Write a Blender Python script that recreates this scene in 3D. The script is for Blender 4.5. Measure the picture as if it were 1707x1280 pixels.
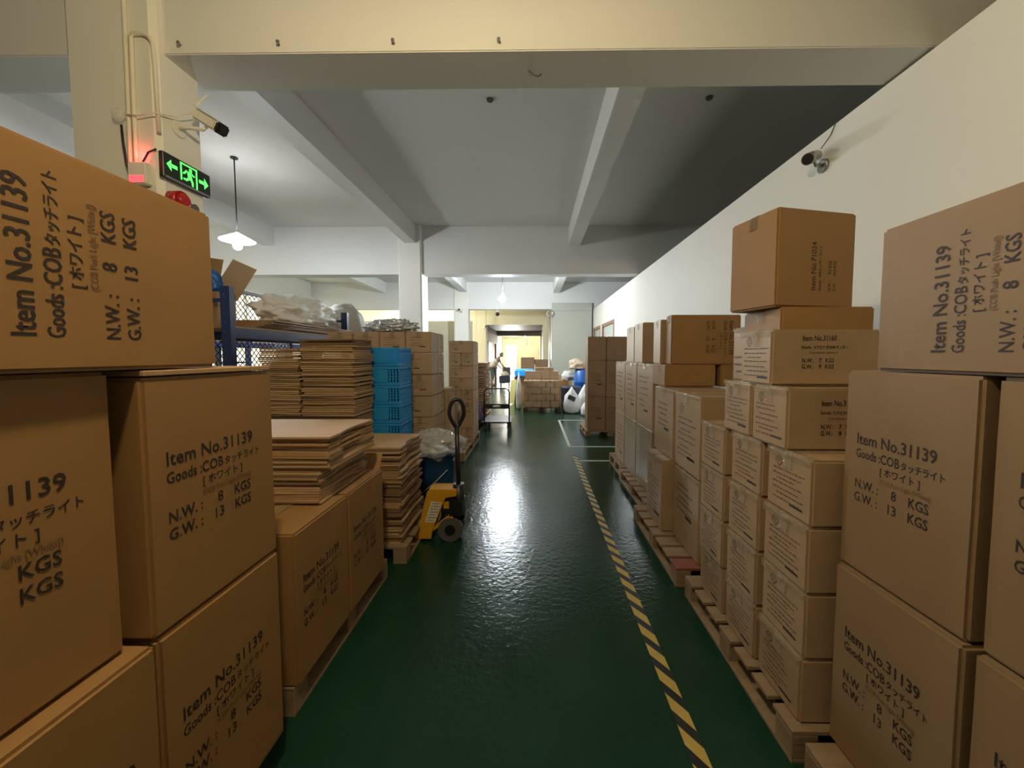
import bpy, bmesh, math, random
from mathutils import Vector, Matrix, Euler
random.seed(7)
for o in list(bpy.data.objects):
    bpy.data.objects.remove(o)
scn = bpy.context.scene
COL = scn.collection
R = math.radians

# ------------------------------------------------------------------ camera
cam_d = bpy.data.cameras.new('camera')
cam = bpy.data.objects.new('camera', cam_d)
COL.objects.link(cam)
F = 645.0
cam_d.sensor_fit = 'HORIZONTAL'
cam_d.sensor_width = 36.0
cam_d.lens = F / 1707 * 36.0
cam_d.shift_x = -(880 - 853.5) / 1707
cam_d.shift_y = (628 - 640) / 1707
cam_d.clip_start = 0.02
cam_d.clip_end = 200
cam.location = (0, 0, 1.55)
cam.rotation_euler = (math.pi / 2 - math.atan(36 / F), 0, math.atan(9 / F))
scn.camera = cam

# ------------------------------------------------------------------ world, exposure
world = bpy.data.worlds.new('world')
scn.world = world
world.use_nodes = True
wb = world.node_tree.nodes['Background']
wb.inputs[0].default_value = (1.0, 0.98, 0.92, 1)
wb.inputs[1].default_value = 3.0
scn.view_settings.view_transform = 'Standard'
scn.view_settings.look = 'None'
scn.view_settings.gamma = 1.0
scn.view_settings.use_curve_mapping = False
scn.view_settings.exposure = 1.42
scn.cycles.max_bounces = 8
scn.cycles.diffuse_bounces = 5
scn.cycles.sample_clamp_indirect = 4.0
scn.cycles.use_denoising = True
L_NEAR, L_MAIN, L_MID, L_LEFT, L_END, WIN_E = 46, 88, 190, 150, 36, 0.5
K_NEAR = (1.0, 0.78, 0.41)
K_COOL = (0.86, 0.93, 1.0)
K_WARM = (1.0, 0.93, 0.72)

def area_daylight(name, loc, rot, sx, sy, power, colr):
    d = bpy.data.lights.new(name, 'AREA')
    d.shape = 'RECTANGLE'
    d.size, d.size_y, d.energy, d.color = sx, sy, power, colr
    o = bpy.data.objects.new(name, d)
    o.location, o.rotation_euler = loc, rot
    COL.objects.link(o)
    return o
# daylight through the open door at the far end of the passage
area_daylight('door_daylight', (-1.7, 30.5, 1.25), (R(-90), 0, 0), .9, 2.3, 160, (1.0, 0.98, 0.93))

# ------------------------------------------------------------------ materials
def mat(name, col, rough=0.6, var=0.0, vscale=8.0, bump=0.0, bscale=40.0, metal=0.0, coat=0.0, emit=0.0, ecol=None, alpha=1.0, spec=0.5, stretch=None):
    m = bpy.data.materials.new(name)
    m.use_nodes = True
    nt = m.node_tree
    b = nt.nodes['Principled BSDF']
    b.inputs['Base Color'].default_value = (*col, 1)
    b.inputs['Roughness'].default_value = rough
    b.inputs['Metallic'].default_value = metal
    b.inputs['Coat Weight'].default_value = coat
    b.inputs['Specular IOR Level'].default_value = spec
    b.inputs['Alpha'].default_value = alpha
    if emit:
        b.inputs['Emission Color'].default_value = (*(ecol or col), 1)
        b.inputs['Emission Strength'].default_value = emit
    if var or bump:
        tc = nt.nodes.new('ShaderNodeTexCoord')
        src = tc.outputs['Object']
        if stretch:
            mp = nt.nodes.new('ShaderNodeMapping')
            mp.inputs['Scale'].default_value = stretch
            nt.links.new(src, mp.inputs[0])
            src = mp.outputs[0]
    if var:
        n = nt.nodes.new('ShaderNodeTexNoise')
        n.inputs['Scale'].default_value = vscale
        n.inputs['Detail'].default_value = 5
        nt.links.new(src, n.inputs['Vector'])
        mx = nt.nodes.new('ShaderNodeMix')
        mx.data_type = 'RGBA'
        mx.inputs[6].default_value = (*[c * (1 - var) for c in col], 1)
        mx.inputs[7].default_value = (*[min(1, c * (1 + var)) for c in col], 1)
        nt.links.new(n.outputs['Fac'], mx.inputs[0])
        nt.links.new(mx.outputs[2], b.inputs['Base Color'])
    if bump:
        n2 = nt.nodes.new('ShaderNodeTexNoise')
        n2.inputs['Scale'].default_value = bscale
        n2.inputs['Detail'].default_value = 3
        nt.links.new(src, n2.inputs['Vector'])
        bp = nt.nodes.new('ShaderNodeBump')
        bp.inputs['Strength'].default_value = bump
        bp.inputs['Distance'].default_value = 0.01
        nt.links.new(n2.outputs['Fac'], bp.inputs['Height'])
        nt.links.new(bp.outputs[0], b.inputs['Normal'])
    return m

def film_mat(name, tint=(1, 1, 1), trans=0.75, rough=0.12, bump=0.6, bscale=30):
    m = bpy.data.materials.new(name)
    m.use_nodes = True
    nt = m.node_tree
    for n in list(nt.nodes):
        nt.nodes.remove(n)
    out = nt.nodes.new('ShaderNodeOutputMaterial')
    t = nt.nodes.new('ShaderNodeBsdfTransparent')
    p = nt.nodes.new('ShaderNodeBsdfPrincipled')
    p.inputs['Base Color'].default_value = (*tint, 1)
    p.inputs['Roughness'].default_value = rough
    mx = nt.nodes.new('ShaderNodeMixShader')
    mx.inputs[0].default_value = 1 - trans
    n = nt.nodes.new('ShaderNodeTexNoise')
    n.inputs['Scale'].default_value = bscale
    n.inputs['Detail'].default_value = 2
    tc = nt.nodes.new('ShaderNodeTexCoord')
    nt.links.new(tc.outputs['Object'], n.inputs['Vector'])
    bp = nt.nodes.new('ShaderNodeBump')
    bp.inputs['Strength'].default_value = bump
    bp.inputs['Distance'].default_value = 0.02
    nt.links.new(n.outputs['Fac'], bp.inputs['Height'])
    nt.links.new(bp.outputs[0], p.inputs['Normal'])
    nt.links.new(t.outputs[0], mx.inputs[1])
    nt.links.new(p.outputs[0], mx.inputs[2])
    nt.links.new(mx.outputs[0], out.inputs[0])
    return m

M = {}
M['kraft'] = mat('kraft_board', (0.30, 0.163, 0.058), 0.55, 0.10, 5, 0.05, 60, spec=0.35)
M['kraft_light'] = mat('pale_kraft_board', (0.37, 0.25, 0.145), 0.42, 0.10, 5, 0.05, 60, spec=0.5)
M['kraft_mid'] = mat('brown_kraft_board', (0.245, 0.155, 0.078), 0.5, 0.10, 5, 0.05, 60, spec=0.45)
M['kraft_tower'] = mat('tower_kraft_board', (0.47, 0.32, 0.19), 0.55, 0.10, 5, 0.05, 60, spec=0.4)
M['kraft_dark'] = mat('dark_kraft_board', (0.31, 0.19, 0.105), 0.6, 0.14, 6, 0.05, 60, spec=0.3)
M['kraft_grey'] = mat('grey_wrapped_board', (0.27, 0.215, 0.145), 0.25, 0.15, 4, 0.15, 14, spec=0.6)
M['board_edge'] = mat('flattened_board', (0.40, 0.245, 0.12), 0.7, 0.25, 3, 0.1, 30)
M['board_edge_pale'] = mat('pale_flattened_board', (0.48, 0.31, 0.165), 0.7, 0.2, 3, 0.1, 30)
M['board_edge_deep'] = mat('deep_flattened_board', (0.215, 0.125, 0.058), 0.7, 0.25, 3, 0.1, 30)
M['ink'] = mat('printed_ink', (0.028, 0.018, 0.014), 0.6)
M['ink_faint'] = mat('faint_printed_ink', (0.17, 0.095, 0.04), 0.6)
M['ink_grey'] = mat('small_printed_ink', (0.13, 0.085, 0.055), 0.6)
M['tape'] = film_mat('packing_tape_film', (0.55, 0.45, 0.3), 0.55, 0.06, 1.0, 110)
M['film'] = film_mat('clear_plastic_film', (0.80, 0.83, 0.85), 0.66, 0.05, 1.0, 9)
M['wall'] = mat('white_paint', (0.78, 0.765, 0.70), 0.6, 0.03, 1.2, 0.04, 30)
M['cream'] = mat('cream_paint', (0.80, 0.75, 0.58), 0.6, 0.04, 1.5, 0.04, 30)
M['ceil'] = mat('ceiling_paint', (0.72, 0.715, 0.69), 0.7, 0.05, 0.8, 0.05, 25)
M['panelgreen'] = mat('grey_green_panel', (0.45, 0.455, 0.385), 0.5, 0.04, 2)
M['beige'] = mat('beige_board', (0.55, 0.52, 0.40), 0.5, 0.04, 2)
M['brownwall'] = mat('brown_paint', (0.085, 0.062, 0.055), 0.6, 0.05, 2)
M['wood'] = mat('pallet_wood', (0.27, 0.18, 0.10), 0.75, 0.35, 3, 0.3, 18, stretch=(1, 6, 6))
M['wood_red'] = mat('red_stained_board', (0.24, 0.075, 0.05), 0.7, 0.2, 6)
M['wood_dark'] = mat('dark_pallet_wood', (0.075, 0.055, 0.042), 0.8, 0.3, 4)
M['blue_steel'] = mat('blue_rack_paint', (0.008, 0.022, 0.10), 0.32, 0.1, 10, spec=0.6)
M['crate'] = mat('blue_crate_plastic', (0.02, 0.31, 0.78), 0.42, 0.08, 6)
M['bin_blue'] = mat('dark_blue_plastic', (0.01, 0.06, 0.16), 0.4)
M['barrel'] = mat('bright_blue_plastic', (0.012, 0.10, 0.36), 0.35)
M['yellow'] = mat('yellow_paint', (0.62, 0.31, 0.02), 0.4, 0.12, 12)
M['black'] = mat('black_plastic', (0.012, 0.012, 0.013), 0.4)
M['rubber'] = mat('grey_rubber', (0.085, 0.08, 0.075), 0.6)
M['blackm'] = mat('black_painted_steel', (0.014, 0.012, 0.014), 0.38, spec=0.5)
M['steel'] = mat('brushed_steel', (0.42, 0.41, 0.38), 0.32, metal=0.9)
M['whitep'] = mat('white_plastic', (0.76, 0.74, 0.66), 0.4)
M['pvc'] = mat('cream_conduit', (0.75, 0.70, 0.58), 0.45)
M['whitebag'] = mat('white_sack_cloth', (0.84, 0.84, 0.83), 0.5, 0.06, 8, 0.4, 10)
M['greybag'] = mat('grey_sack_cloth', (0.50, 0.50, 0.46), 0.6, 0.08, 6, 0.3, 10)
M['silver'] = mat('silver_foil', (0.62, 0.64, 0.70), 0.25, 0.05, 8, 0.9, 12, metal=0.7)
M['red'] = mat('red_plastic', (0.42, 0.02, 0.025), 0.25)
M['green_e'] = mat('green_sign_light', (0.1, 0.9, 0.15), 0.5, emit=0.55, ecol=(0.10, 1.0, 0.13))
M['red_e'] = mat('red_lamp_light', (0.9, 0.1, 0.1), 0.5, emit=0.5, ecol=(1.0, 0.1, 0.12))
M['glass'] = mat('frosted_pane', (0.62, 0.68, 0.60), 0.15, spec=0.6)
M['brownframe'] = mat('brown_wood_frame', (0.30, 0.17, 0.10), 0.5)
M['purple'] = mat('purple_bag_plastic', (0.07, 0.03, 0.085), 0.35)
M['skin'] = mat('skin', (0.42, 0.24, 0.17), 0.5)
M['hair'] = mat('grey_hair', (0.16, 0.13, 0.12), 0.7)
M['shirt'] = mat('pale_shirt_cloth', (0.62, 0.60, 0.58), 0.7)
M['trousers'] = mat('teal_trouser_cloth', (0.13, 0.20, 0.19), 0.7)
M['navy'] = mat('navy_plastic', (0.025, 0.03, 0.05), 0.5)
M['paper'] = mat('white_label_paper', (0.70, 0.66, 0.56), 0.6)
M['kraftbag'] = mat('brown_paper_sack', (0.45, 0.35, 0.24), 0.6, 0.1, 6)
M['yellowboard'] = mat('yellow_board', (0.68, 0.60, 0.22), 0.6)
M['tape_white'] = mat('worn_white_line_paint', (0.42, 0.46, 0.40), 0.6, 0.4, 20)
M['haz_y'] = mat('hazard_yellow', (0.50, 0.36, 0.08), 0.55, 0.15, 20)
M['haz_b'] = mat('hazard_black', (0.012, 0.012, 0.012), 0.5)

def floor_material():
    m = bpy.data.materials.new('green_epoxy_floor')
    m.use_nodes = True
    nt = m.node_tree
    b = nt.nodes['Principled BSDF']
    b.inputs['Specular IOR Level'].default_value = 0.28
    tc = nt.nodes.new('ShaderNodeTexCoord')
    n = nt.nodes.new('ShaderNodeTexNoise')
    n.inputs['Scale'].default_value = 1.6
    n.inputs['Detail'].default_value = 8
    n.inputs['Roughness'].default_value = 0.65
    nt.links.new(tc.outputs['Object'], n.inputs['Vector'])
    cr = nt.nodes.new('ShaderNodeValToRGB')
    cr.color_ramp.elements[0].position = 0.3
    cr.color_ramp.elements[0].color = (0.007, 0.034, 0.018, 1)
    cr.color_ramp.elements[1].position = 0.75
    cr.color_ramp.elements[1].color = (0.012, 0.050, 0.028, 1)
    nt.links.new(n.outputs['Fac'], cr.inputs[0])
    nt.links.new(cr.outputs[0], b.inputs['Base Color'])
    n2 = nt.nodes.new('ShaderNodeTexNoise')
    n2.inputs['Scale'].default_value = 3
    n2.inputs['Detail'].default_value = 6
    nt.links.new(tc.outputs['Object'], n2.inputs['Vector'])
    mr = nt.nodes.new('ShaderNodeMapRange')
    mr.inputs[1].default_value = 0.3
    mr.inputs[2].default_value = 0.7
    mr.inputs[3].default_value = 0.10
    mr.inputs[4].default_value = 0.18
    nt.links.new(n2.outputs['Fac'], mr.inputs[0])
    nt.links.new(mr.outputs[0], b.inputs['Roughness'])
    n3 = nt.nodes.new('ShaderNodeTexNoise')
    n3.inputs['Scale'].default_value = 26
    n3.inputs['Detail'].default_value = 4
    n3.inputs['Roughness'].default_value = 0.6
    nt.links.new(tc.outputs['Object'], n3.inputs['Vector'])
    bp = nt.nodes.new('ShaderNodeBump')
    bp.inputs['Strength'].default_value = 0.34
    bp.inputs['Distance'].default_value = 0.01
    nt.links.new(n3.outputs['Fac'], bp.inputs['Height'])
    nt.links.new(bp.outputs[0], b.inputs['Normal'])
    return m
M['floor'] = floor_material()

# ------------------------------------------------------------------ helpers
def bm_box(bm, x0, x1, y0, y1, z0, z1, mi=0):
    vs = [bm.verts.new((x, y, z)) for z in (z0, z1) for y in (y0, y1) for x in (x0, x1)]
    fs = [(0, 2, 3, 1), (4, 5, 7, 6), (0, 1, 5, 4), (2, 6, 7, 3), (0, 4, 6, 2), (1, 3, 7, 5)]
    for f in fs:
        bm.faces.new([vs[i] for i in f]).material_index = mi
    return vs

def bm_cyl(bm, p0, p1, r0, r1=None, seg=16, mi=0, cap=True):
    p0, p1 = Vector(p0), Vector(p1)
    r1 = r0 if r1 is None else r1
    d = (p1 - p0).normalized()
    a = d.orthogonal().normalized()
    b = d.cross(a)
    rings = []
    for p, r in ((p0, r0), (p1, r1)):
        rings.append([bm.verts.new(p + (a * math.cos(t) + b * math.sin(t)) * r) for t in [2 * math.pi * k / seg for k in range(seg)]])
    for k in range(seg):
        f = bm.faces.new((rings[0][k], rings[0][(k + 1) % seg], rings[1][(k + 1) % seg], rings[1][k]))
        f.material_index = mi
        f.smooth = True
    if cap:
        bm.faces.new(rings[0][::-1]).material_index = mi
        bm.faces.new(rings[1]).material_index = mi

def bm_tube(bm, pts, r, seg=8, mi=0, closed=False):
    pts = [Vector(p) for p in pts]
    n = len(pts)
    rings = []
    prev = None
    for i, p in enumerate(pts):
        if closed:
            d = (pts[(i + 1) % n] - pts[i - 1]).normalized()
        else:
            d = (pts[min(i + 1, n - 1)] - pts[max(i - 1, 0)]).normalized()
        a = d.orthogonal().normalized() if prev is None else (prev - d * prev.dot(d)).normalized()
        prev = a
        b = d.cross(a)
        rings.append([bm.verts.new(p + (a * math.cos(t) + b * math.sin(t)) * r) for t in [2 * math.pi * k / seg for k in range(seg)]])
    for i in range(n if closed else n - 1):
        r0, r1 = rings[i], rings[(i + 1) % n]
        for k in range(seg):
            f = bm.faces.new((r0[k], r0[(k + 1) % seg], r1[(k + 1) % seg], r1[k]))
            f.smooth = True
            f.material_index = mi
    if not closed:
        bm.faces.new(rings[0][::-1])
        bm.faces.new(rings[-1])

def bm_lathe(bm, prof, seg=24, c=(0, 0, 0), mi=0):
    c = Vector(c)
    rings = []
    for r, z in prof:
        rings.append([bm.verts.new(c + Vector((r * math.cos(2 * math.pi * k / seg), r * math.sin(2 * math.pi * k / seg), z))) for k in range(seg)])
    for i in range(len(rings) - 1):
        for k in range(seg):
            f = bm.faces.new((rings[i][k], rings[i][(k + 1) % seg], rings[i + 1][(k + 1) % seg], rings[i + 1][k]))
            f.smooth = True
            f.material_index = mi
    bm.faces.new(rings[0][::-1])
    bm.faces.new(rings[-1])

def bm_prism(bm, poly, axis, a0, a1, mi=0):
    """poly: 2D points; extruded along axis ('x': poly=(y,z), 'y': poly=(x,z), 'z': poly=(x,y))"""
    def mk(p, a):
        return {'x': (a, p[0], p[1]), 'y': (p[0], a, p[1]), 'z': (p[0], p[1], a)}[axis]
    v0 = [bm.verts.new(mk(p, a0)) for p in poly]
    v1 = [bm.verts.new(mk(p, a1)) for p in poly]
    n = len(poly)
    bm.faces.new(v0[::-1]).material_index = mi
    bm.faces.new(v1).material_index = mi
    for k in range(n):
        bm.faces.new((v0[k], v0[(k + 1) % n], v1[(k + 1) % n], v1[k])).material_index = mi

def mesh_of(name, bm, mats, recalc=True):
    if recalc:
        bmesh.ops.recalc_face_normals(bm, faces=bm.faces)
    me = bpy.data.meshes.new(name)
    bm.to_mesh(me)
    bm.free()
    for m in (mats if isinstance(mats, (list, tuple)) else [mats]):
        me.materials.append(m)
    return me

def link(name, me, parent=None, loc=None, rot=None):
    o = bpy.data.objects.new(name, me)
    COL.objects.link(o)
    if parent is not None:
        o.parent = parent
    if loc is not None:
        o.location = loc
    if rot is not None:
        o.rotation_euler = rot
    return o

def obj(name, bm, m, parent=None, loc=None, rot=None, label=None):
    o = link(name, mesh_of(name, bm, m), parent, loc, rot)
    if label:
        o['label'] = label
    return o

def tag(o, label, cat, group=None):
    o['label'] = label
    o['category'] = cat
    if group:
        o['group'] = group
    return o

def thing(name, label, cat, loc=(0, 0, 0), rz=0.0, group=None):
    o = bpy.data.objects.new(name, None)
    o.empty_display_size = 0.1
    COL.objects.link(o)
    o.location = loc
    o.rotation_euler = (0, 0, rz)
    return tag(o, label, cat, group)

def struct(name, bm, m):
    o = obj(name, bm, m)
    o['kind'] = 'structure'
    return o

def sbox(name, x0, x1, y0, y1, z0, z1, m, bevel=0.0):
    bm = bmesh.new()
    bm_box(bm, x0, x1, y0, y1, z0, z1)
    if bevel:
        bmesh.ops.bevel(bm, geom=list(bm.edges), offset=bevel, segments=2, affect='EDGES')
    return struct(name, bm, m)

def bx(x0, x1, y0, y1, z0, z1, bevel=0.0, seg=2):
    bm = bmesh.new()
    bm_box(bm, x0, x1, y0, y1, z0, z1)
    if bevel:
        bmesh.ops.bevel(bm, geom=list(bm.edges), offset=bevel, segments=seg, affect='EDGES')
    return bm

# ------------------------------------------------------------------ setting: floor, walls, beams
ZC, ZB, HP = 4.48, 3.40, 3.385
sbox('floor', -9.2, 6.2, -6.2, 36, -0.2, 0, M['floor'])
sbox('ceiling', -9.2, 6.2, -6.2, 30.2, ZC, ZC + 0.2, M['ceil'])
sbox('wall_behind', -9.2, 6.2, -6.2, -6.0, 0, ZC, M['wall'])
sbox('wall_outer_right', 6.0, 6.2, -6.0, 30.2, 0, ZC, M['wall'])
sbox('beam_front', -9, 6, 2.46, 2.80, ZB, ZC, M['ceil'], 0.006)
sbox('beam_middle', -9, 6, 8.95, 9.30, ZB, ZC, M['ceil'], 0.006)
sbox('beam_back', -9, 6, 15.72, 16.05, ZB, ZC, M['ceil'], 0.006)
sbox('beam_behind', -9, 6, -4.2, -3.85, ZB, ZC, M['ceil'], 0.006)
for k, (a, b) in enumerate(((-3.85, 2.46), (2.80, 8.95), (9.30, 15.72))):
    sbox('beam_long_left', -2.92, -2.66, a, b, 4.08, ZC, M['ceil'], 0.006)
    sbox('beam_long_right', 0.80, 1.06, a, b, 4.04, ZC, M['ceil'], 0.006)
    sbox('beam_long_outer', -6.2, -5.94, a, b, 4.06, ZC, M['ceil'], 0.006)
# columns (chamfered corners)
def column(name, x0, x1, y0, y1, z1, m, ch=0.03):
    bm = bmesh.new()
    bm_prism(bm, [(x0 + ch, y0), (x1 - ch, y0), (x1, y0 + ch), (x1, y1 - ch), (x1 - ch, y1), (x0 + ch, y1), (x0, y1 - ch), (x0, y0 + ch)], 'z', 0, z1)
    return struct(name, bm, m)
column('column_front', -2.835, -2.28, 2.40, 2.73, ZC, M['wall'])
column('column_middle', -3.07, -2.54, 8.86, 9.40, ZC, M['wall'])
column('column_back', -3.20, -2.62, 15.66, 16.1, ZC, M['wall'])
column('column_passage', -2.95, -2.42, 20.0, 20.5, ZC, M['cream'])
# partition on the right, with window openings cut as separate pieces
def partition():
    bm = bmesh.new()
    wins = [(11.58, 13.58), (13.95, 15.5)]
    z0, z1 = 1.15, 2.62
    ys = [-6.0]
    for a, b in wins:
        ys += [a, b]
    ys.append(16.0)
    bm_box(bm, 2.4, 2.52, -6.0, 16.0, 0, z0)
    bm_box(bm, 2.4, 2.52, -6.0, 16.0, z1, HP)
    for k in range(0, len(ys), 2):
        bm_box(bm, 2.4, 2.52, ys[k], ys[k + 1], z0, z1)
    struct('wall_right', bm, M['wall'])
    for i, (a, b) in enumerate(wins):
        fr = bmesh.new()
        t = 0.10
        for q in ((a, b, z0, z0 + t), (a, b, z1 - t, z1), (a, a + t, z0 + t, z1 - t), (b - t, b, z0 + t, z1 - t)):
            bm_box(fr, 2.385, 2.5, q[0], q[1], q[2], q[3])
        w = struct('window_%d' % (i + 1), fr, M['brownframe'])
        pane = obj('window_pane', bx(2.44, 2.45, a + t, b - t, z0 + t, z1 - t), M['glass'], w)
partition()
sbox('wall_office', 0.74, 2.34, 15.6, 19.98, 0, 3.32, M['panelgreen'])
sbox('trim_1', 0.74, 2.34, 15.59, 19.9, 3.325, 3.64, M['panelgreen'])
sbox('wall_partition', -9, -2.6, 16.5, 16.6, 0, 3.0, M['beige'])
sbox('wall_back_left', -9, -2.95, 20.0, 20.2, 0, ZC, M['cream'])
sbox('wall_back_right', 0.5, 6.0, 20.0, 20.2, 0, ZC, M['cream'])
sbox('beam_passage', -2.42, 0.5, 20.0, 20.3, 3.12, ZC, M['cream'])
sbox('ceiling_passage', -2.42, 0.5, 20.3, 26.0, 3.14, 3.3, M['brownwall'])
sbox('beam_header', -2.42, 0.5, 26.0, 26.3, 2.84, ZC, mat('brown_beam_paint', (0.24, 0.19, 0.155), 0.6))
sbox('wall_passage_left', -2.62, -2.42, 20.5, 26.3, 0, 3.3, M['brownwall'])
sbox('wall_end_left', -2.62, -2.42, 26.3, 30.2, 0, ZC, M['cream'])
sbox('wall_passage_right', 0.5, 0.7, 20.2, 30.2, 0, ZC, M['cream'])
# end wall with the open door
def end_wall():
    bm = bmesh.new()
    bm_box(bm, -2.6, -2.15, 30.0, 30.2, 0, ZC)
    bm_box(bm, -1.25, 0.7, 30.0, 30.2, 0, ZC)
    bm_box(bm, -2.15, -1.25, 30.0, 30.2, 2.34, ZC)
    struct('wall_end', bm, M['cream'])
    bm = bmesh.new()
    for q in ((-2.15, -2.10, 0, 2.34), (-1.30, -1.25, 0, 2.34), (-2.10, -1.30, 2.29, 2.34)):
        bm_box(bm, q[0], q[1], 29.97, 30.2, q[2], q[3])
    struct('door_1', bm, M['whitep'])
end_wall()
# outer wall on the left, with lit windows
def left_wall():
    bm = bmesh.new()
    z0, z1 = 0.95, 3.56
    wins = [(0.5 + 3.4 * k, 3.4 + 3.4 * k) for k in range(6)]
    bm_box(bm, -9.2, -9, -6.0, 20.2, 0, z0)
    bm_box(bm, -9.2, -9, -6.0, 20.2, z1, ZC)
    ys = [-6.0]
    for a, b in wins:
        ys += [a, b]
    ys.append(20.2)
    for k in range(0, len(ys), 2):
        bm_box(bm, -9.2, -9, ys[k], ys[k + 1], z0, z1)
    struct('wall_left', bm, M['wall'])
    gm = mat('lit_window_pane', (0.9, 0.88, 0.75), 0.4, emit=WIN_E, ecol=(1.0, 0.93, 0.70))
    for i, (a, b) in enumerate(wins):
        fr = bmesh.new()
        t = 0.06
        for q in ((a, b, z0, z0 + t), (a, b, z1 - t, z1), (a, a + t, z0, z1), (b - t, b, z0, z1), ((a + b) / 2 - .03, (a + b) / 2 + .03, z0, z1)):
            bm_box(fr, -9.1, -9.02, q[0], q[1], q[2], q[3])
        w = struct('window_%d' % (i + 3), fr, M['whitep'])
        obj('window_pane', bx(-9.13, -9.11, a, b, z0, z1), gm, w)
left_wall()
# floor markings
def hazard():
    bm = bmesh.new()
    x0, x1, per = 0.605, 0.675, 0.155
    y = 0.9
    while y < 5.72:
        sk = 0.10
        for mi, (a, b) in enumerate(((0, 0.55), (0.55, 1.0))):
            p = [(x0, y + a * per + sk), (x1, y + a * per), (x1, y + b * per), (x0, y + b * per + sk)]
            vs = [bm.verts.new((q[0], q[1], 0.0015)) for q in p]
            bm.faces.new(vs).material_index = mi
        y += per
    o = struct('floor_marking_stripes', bm, [M['haz_y'], M['haz_b']])
    bm = bmesh.new()
    for q in ((0.59, 0.64, 6.55, 9.2), (0.6, 1.45, 9.15, 9.2), (0.6, 1.45, 6.48, 6.53), (0.66, 1.25, 5.60, 5.65)):
        bm_box(bm, q[0], q[1], q[2], q[3], 0.0005, 0.0015)
    struct('floor_marking_lines', bm, M['tape_white'])
hazard()

# ------------------------------------------------------------------ printed text
_txt = {}
def text_mesh(key, lines):
    if key in _txt:
        return _txt[key]
    bm = bmesh.new()
    dg = None
    for s, x, y, size, sx, mi in lines:
        cu = bpy.data.curves.new('txt', 'FONT')
        cu.body = s
        cu.size = size
        cu.resolution_u = 2
        cu.offset = .013 * size
        to = bpy.data.objects.new('txt', cu)
        COL.objects.link(to)
        bpy.context.view_layer.update()
        dg = bpy.context.evaluated_depsgraph_get()
        me = bpy.data.meshes.new_from_object(to.evaluated_get(dg))
        n0 = len(bm.verts)
        f0 = len(bm.faces)
        bm.from_mesh(me)
        bm.verts.ensure_lookup_table()
        bm.faces.ensure_lookup_table()
        for v in bm.verts[n0:]:
            v.co.x = v.co.x * sx + x
            v.co.y += y
        for f in bm.faces[f0:]:
            f.material_index = mi
        bpy.data.objects.remove(to)
        bpy.data.curves.remove(cu)
        bpy.data.meshes.remove(me)
    me = mesh_of(key, bm, [M['ink'], M['ink_faint'], M['ink_grey']], recalc=False)
    _txt[key] = me
    return me

def print_pair(key, lines):
    cut = next(i for i, l in enumerate(lines) if l[0].startswith('N.W'))
    return [('printed_title', text_mesh(key + '_title', lines[:cut])), ('printed_weights', text_mesh(key + '_weights', lines[cut:]))]
T31139 = print_pair('print_31139', [
    ('Item No.31139', 0, 0, .053, .95, 0), ('Goods :', 0, -.047, .043, .78, 0), ('COB', .108, -.047, .043, .85, 0),
    ('タッチライト', .188, -.046, .029, .88, 0), ('[ ホワイト ]', .108, -.084, .031, .95, 0),
    ('(COB Push Light [White])', .108, -.112, .021, .85, 1),
    ('N.W. :', 0, -.152, .043, .9, 0), ('8', .158, -.152, .043, 1, 0), ('KGS', .222, -.152, .043, .9, 0),
    ('G.W. :', 0, -.198, .043, .9, 0), ('13', .14, -.198, .043, 1, 0), ('KGS', .222, -.198, .043, .9, 0)])
T31160 = print_pair('print_31160', [
    ('Item No.31160', 0, 0, .033, .72, 0), ('Goods:', -.004, -.034, .019, .8, 0), ('カラビナ付200Rランタン', .046, -.034, .0165, .82, 0),
    ('(Carabiner Lantern)', .03, -.055, .014, 1.1, 1),
    ('N.W.:', 0, -.094, .026, .8, 0), ('7', .072, -.094, .026, 1, 0), ('KGS', .10, -.094, .026, .8, 0),
    ('G.W.:', 0, -.120, .026, .8, 0), ('9', .072, -.120, .026, 1, 0), ('KGS', .10, -.120, .026, .8, 0)])
T71024 = print_pair('print_71024', [
    ('Item No.71024', 0, 0, .043, .92, 0), ('Goods :', 0, -.034, .024, .8, 0), ('PIRセンサーライト', .07, -.033, .02, .95, 0),
    ('N.W. :', 0, -.095, .026, .8, 0), ('9.5 KGS', .085, -.095, .026, .8, 0), ('G.W. :', 0, -.125, .026, .8, 0), ('14.5 KGS', .075, -.125, .026, .8, 0)])

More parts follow.
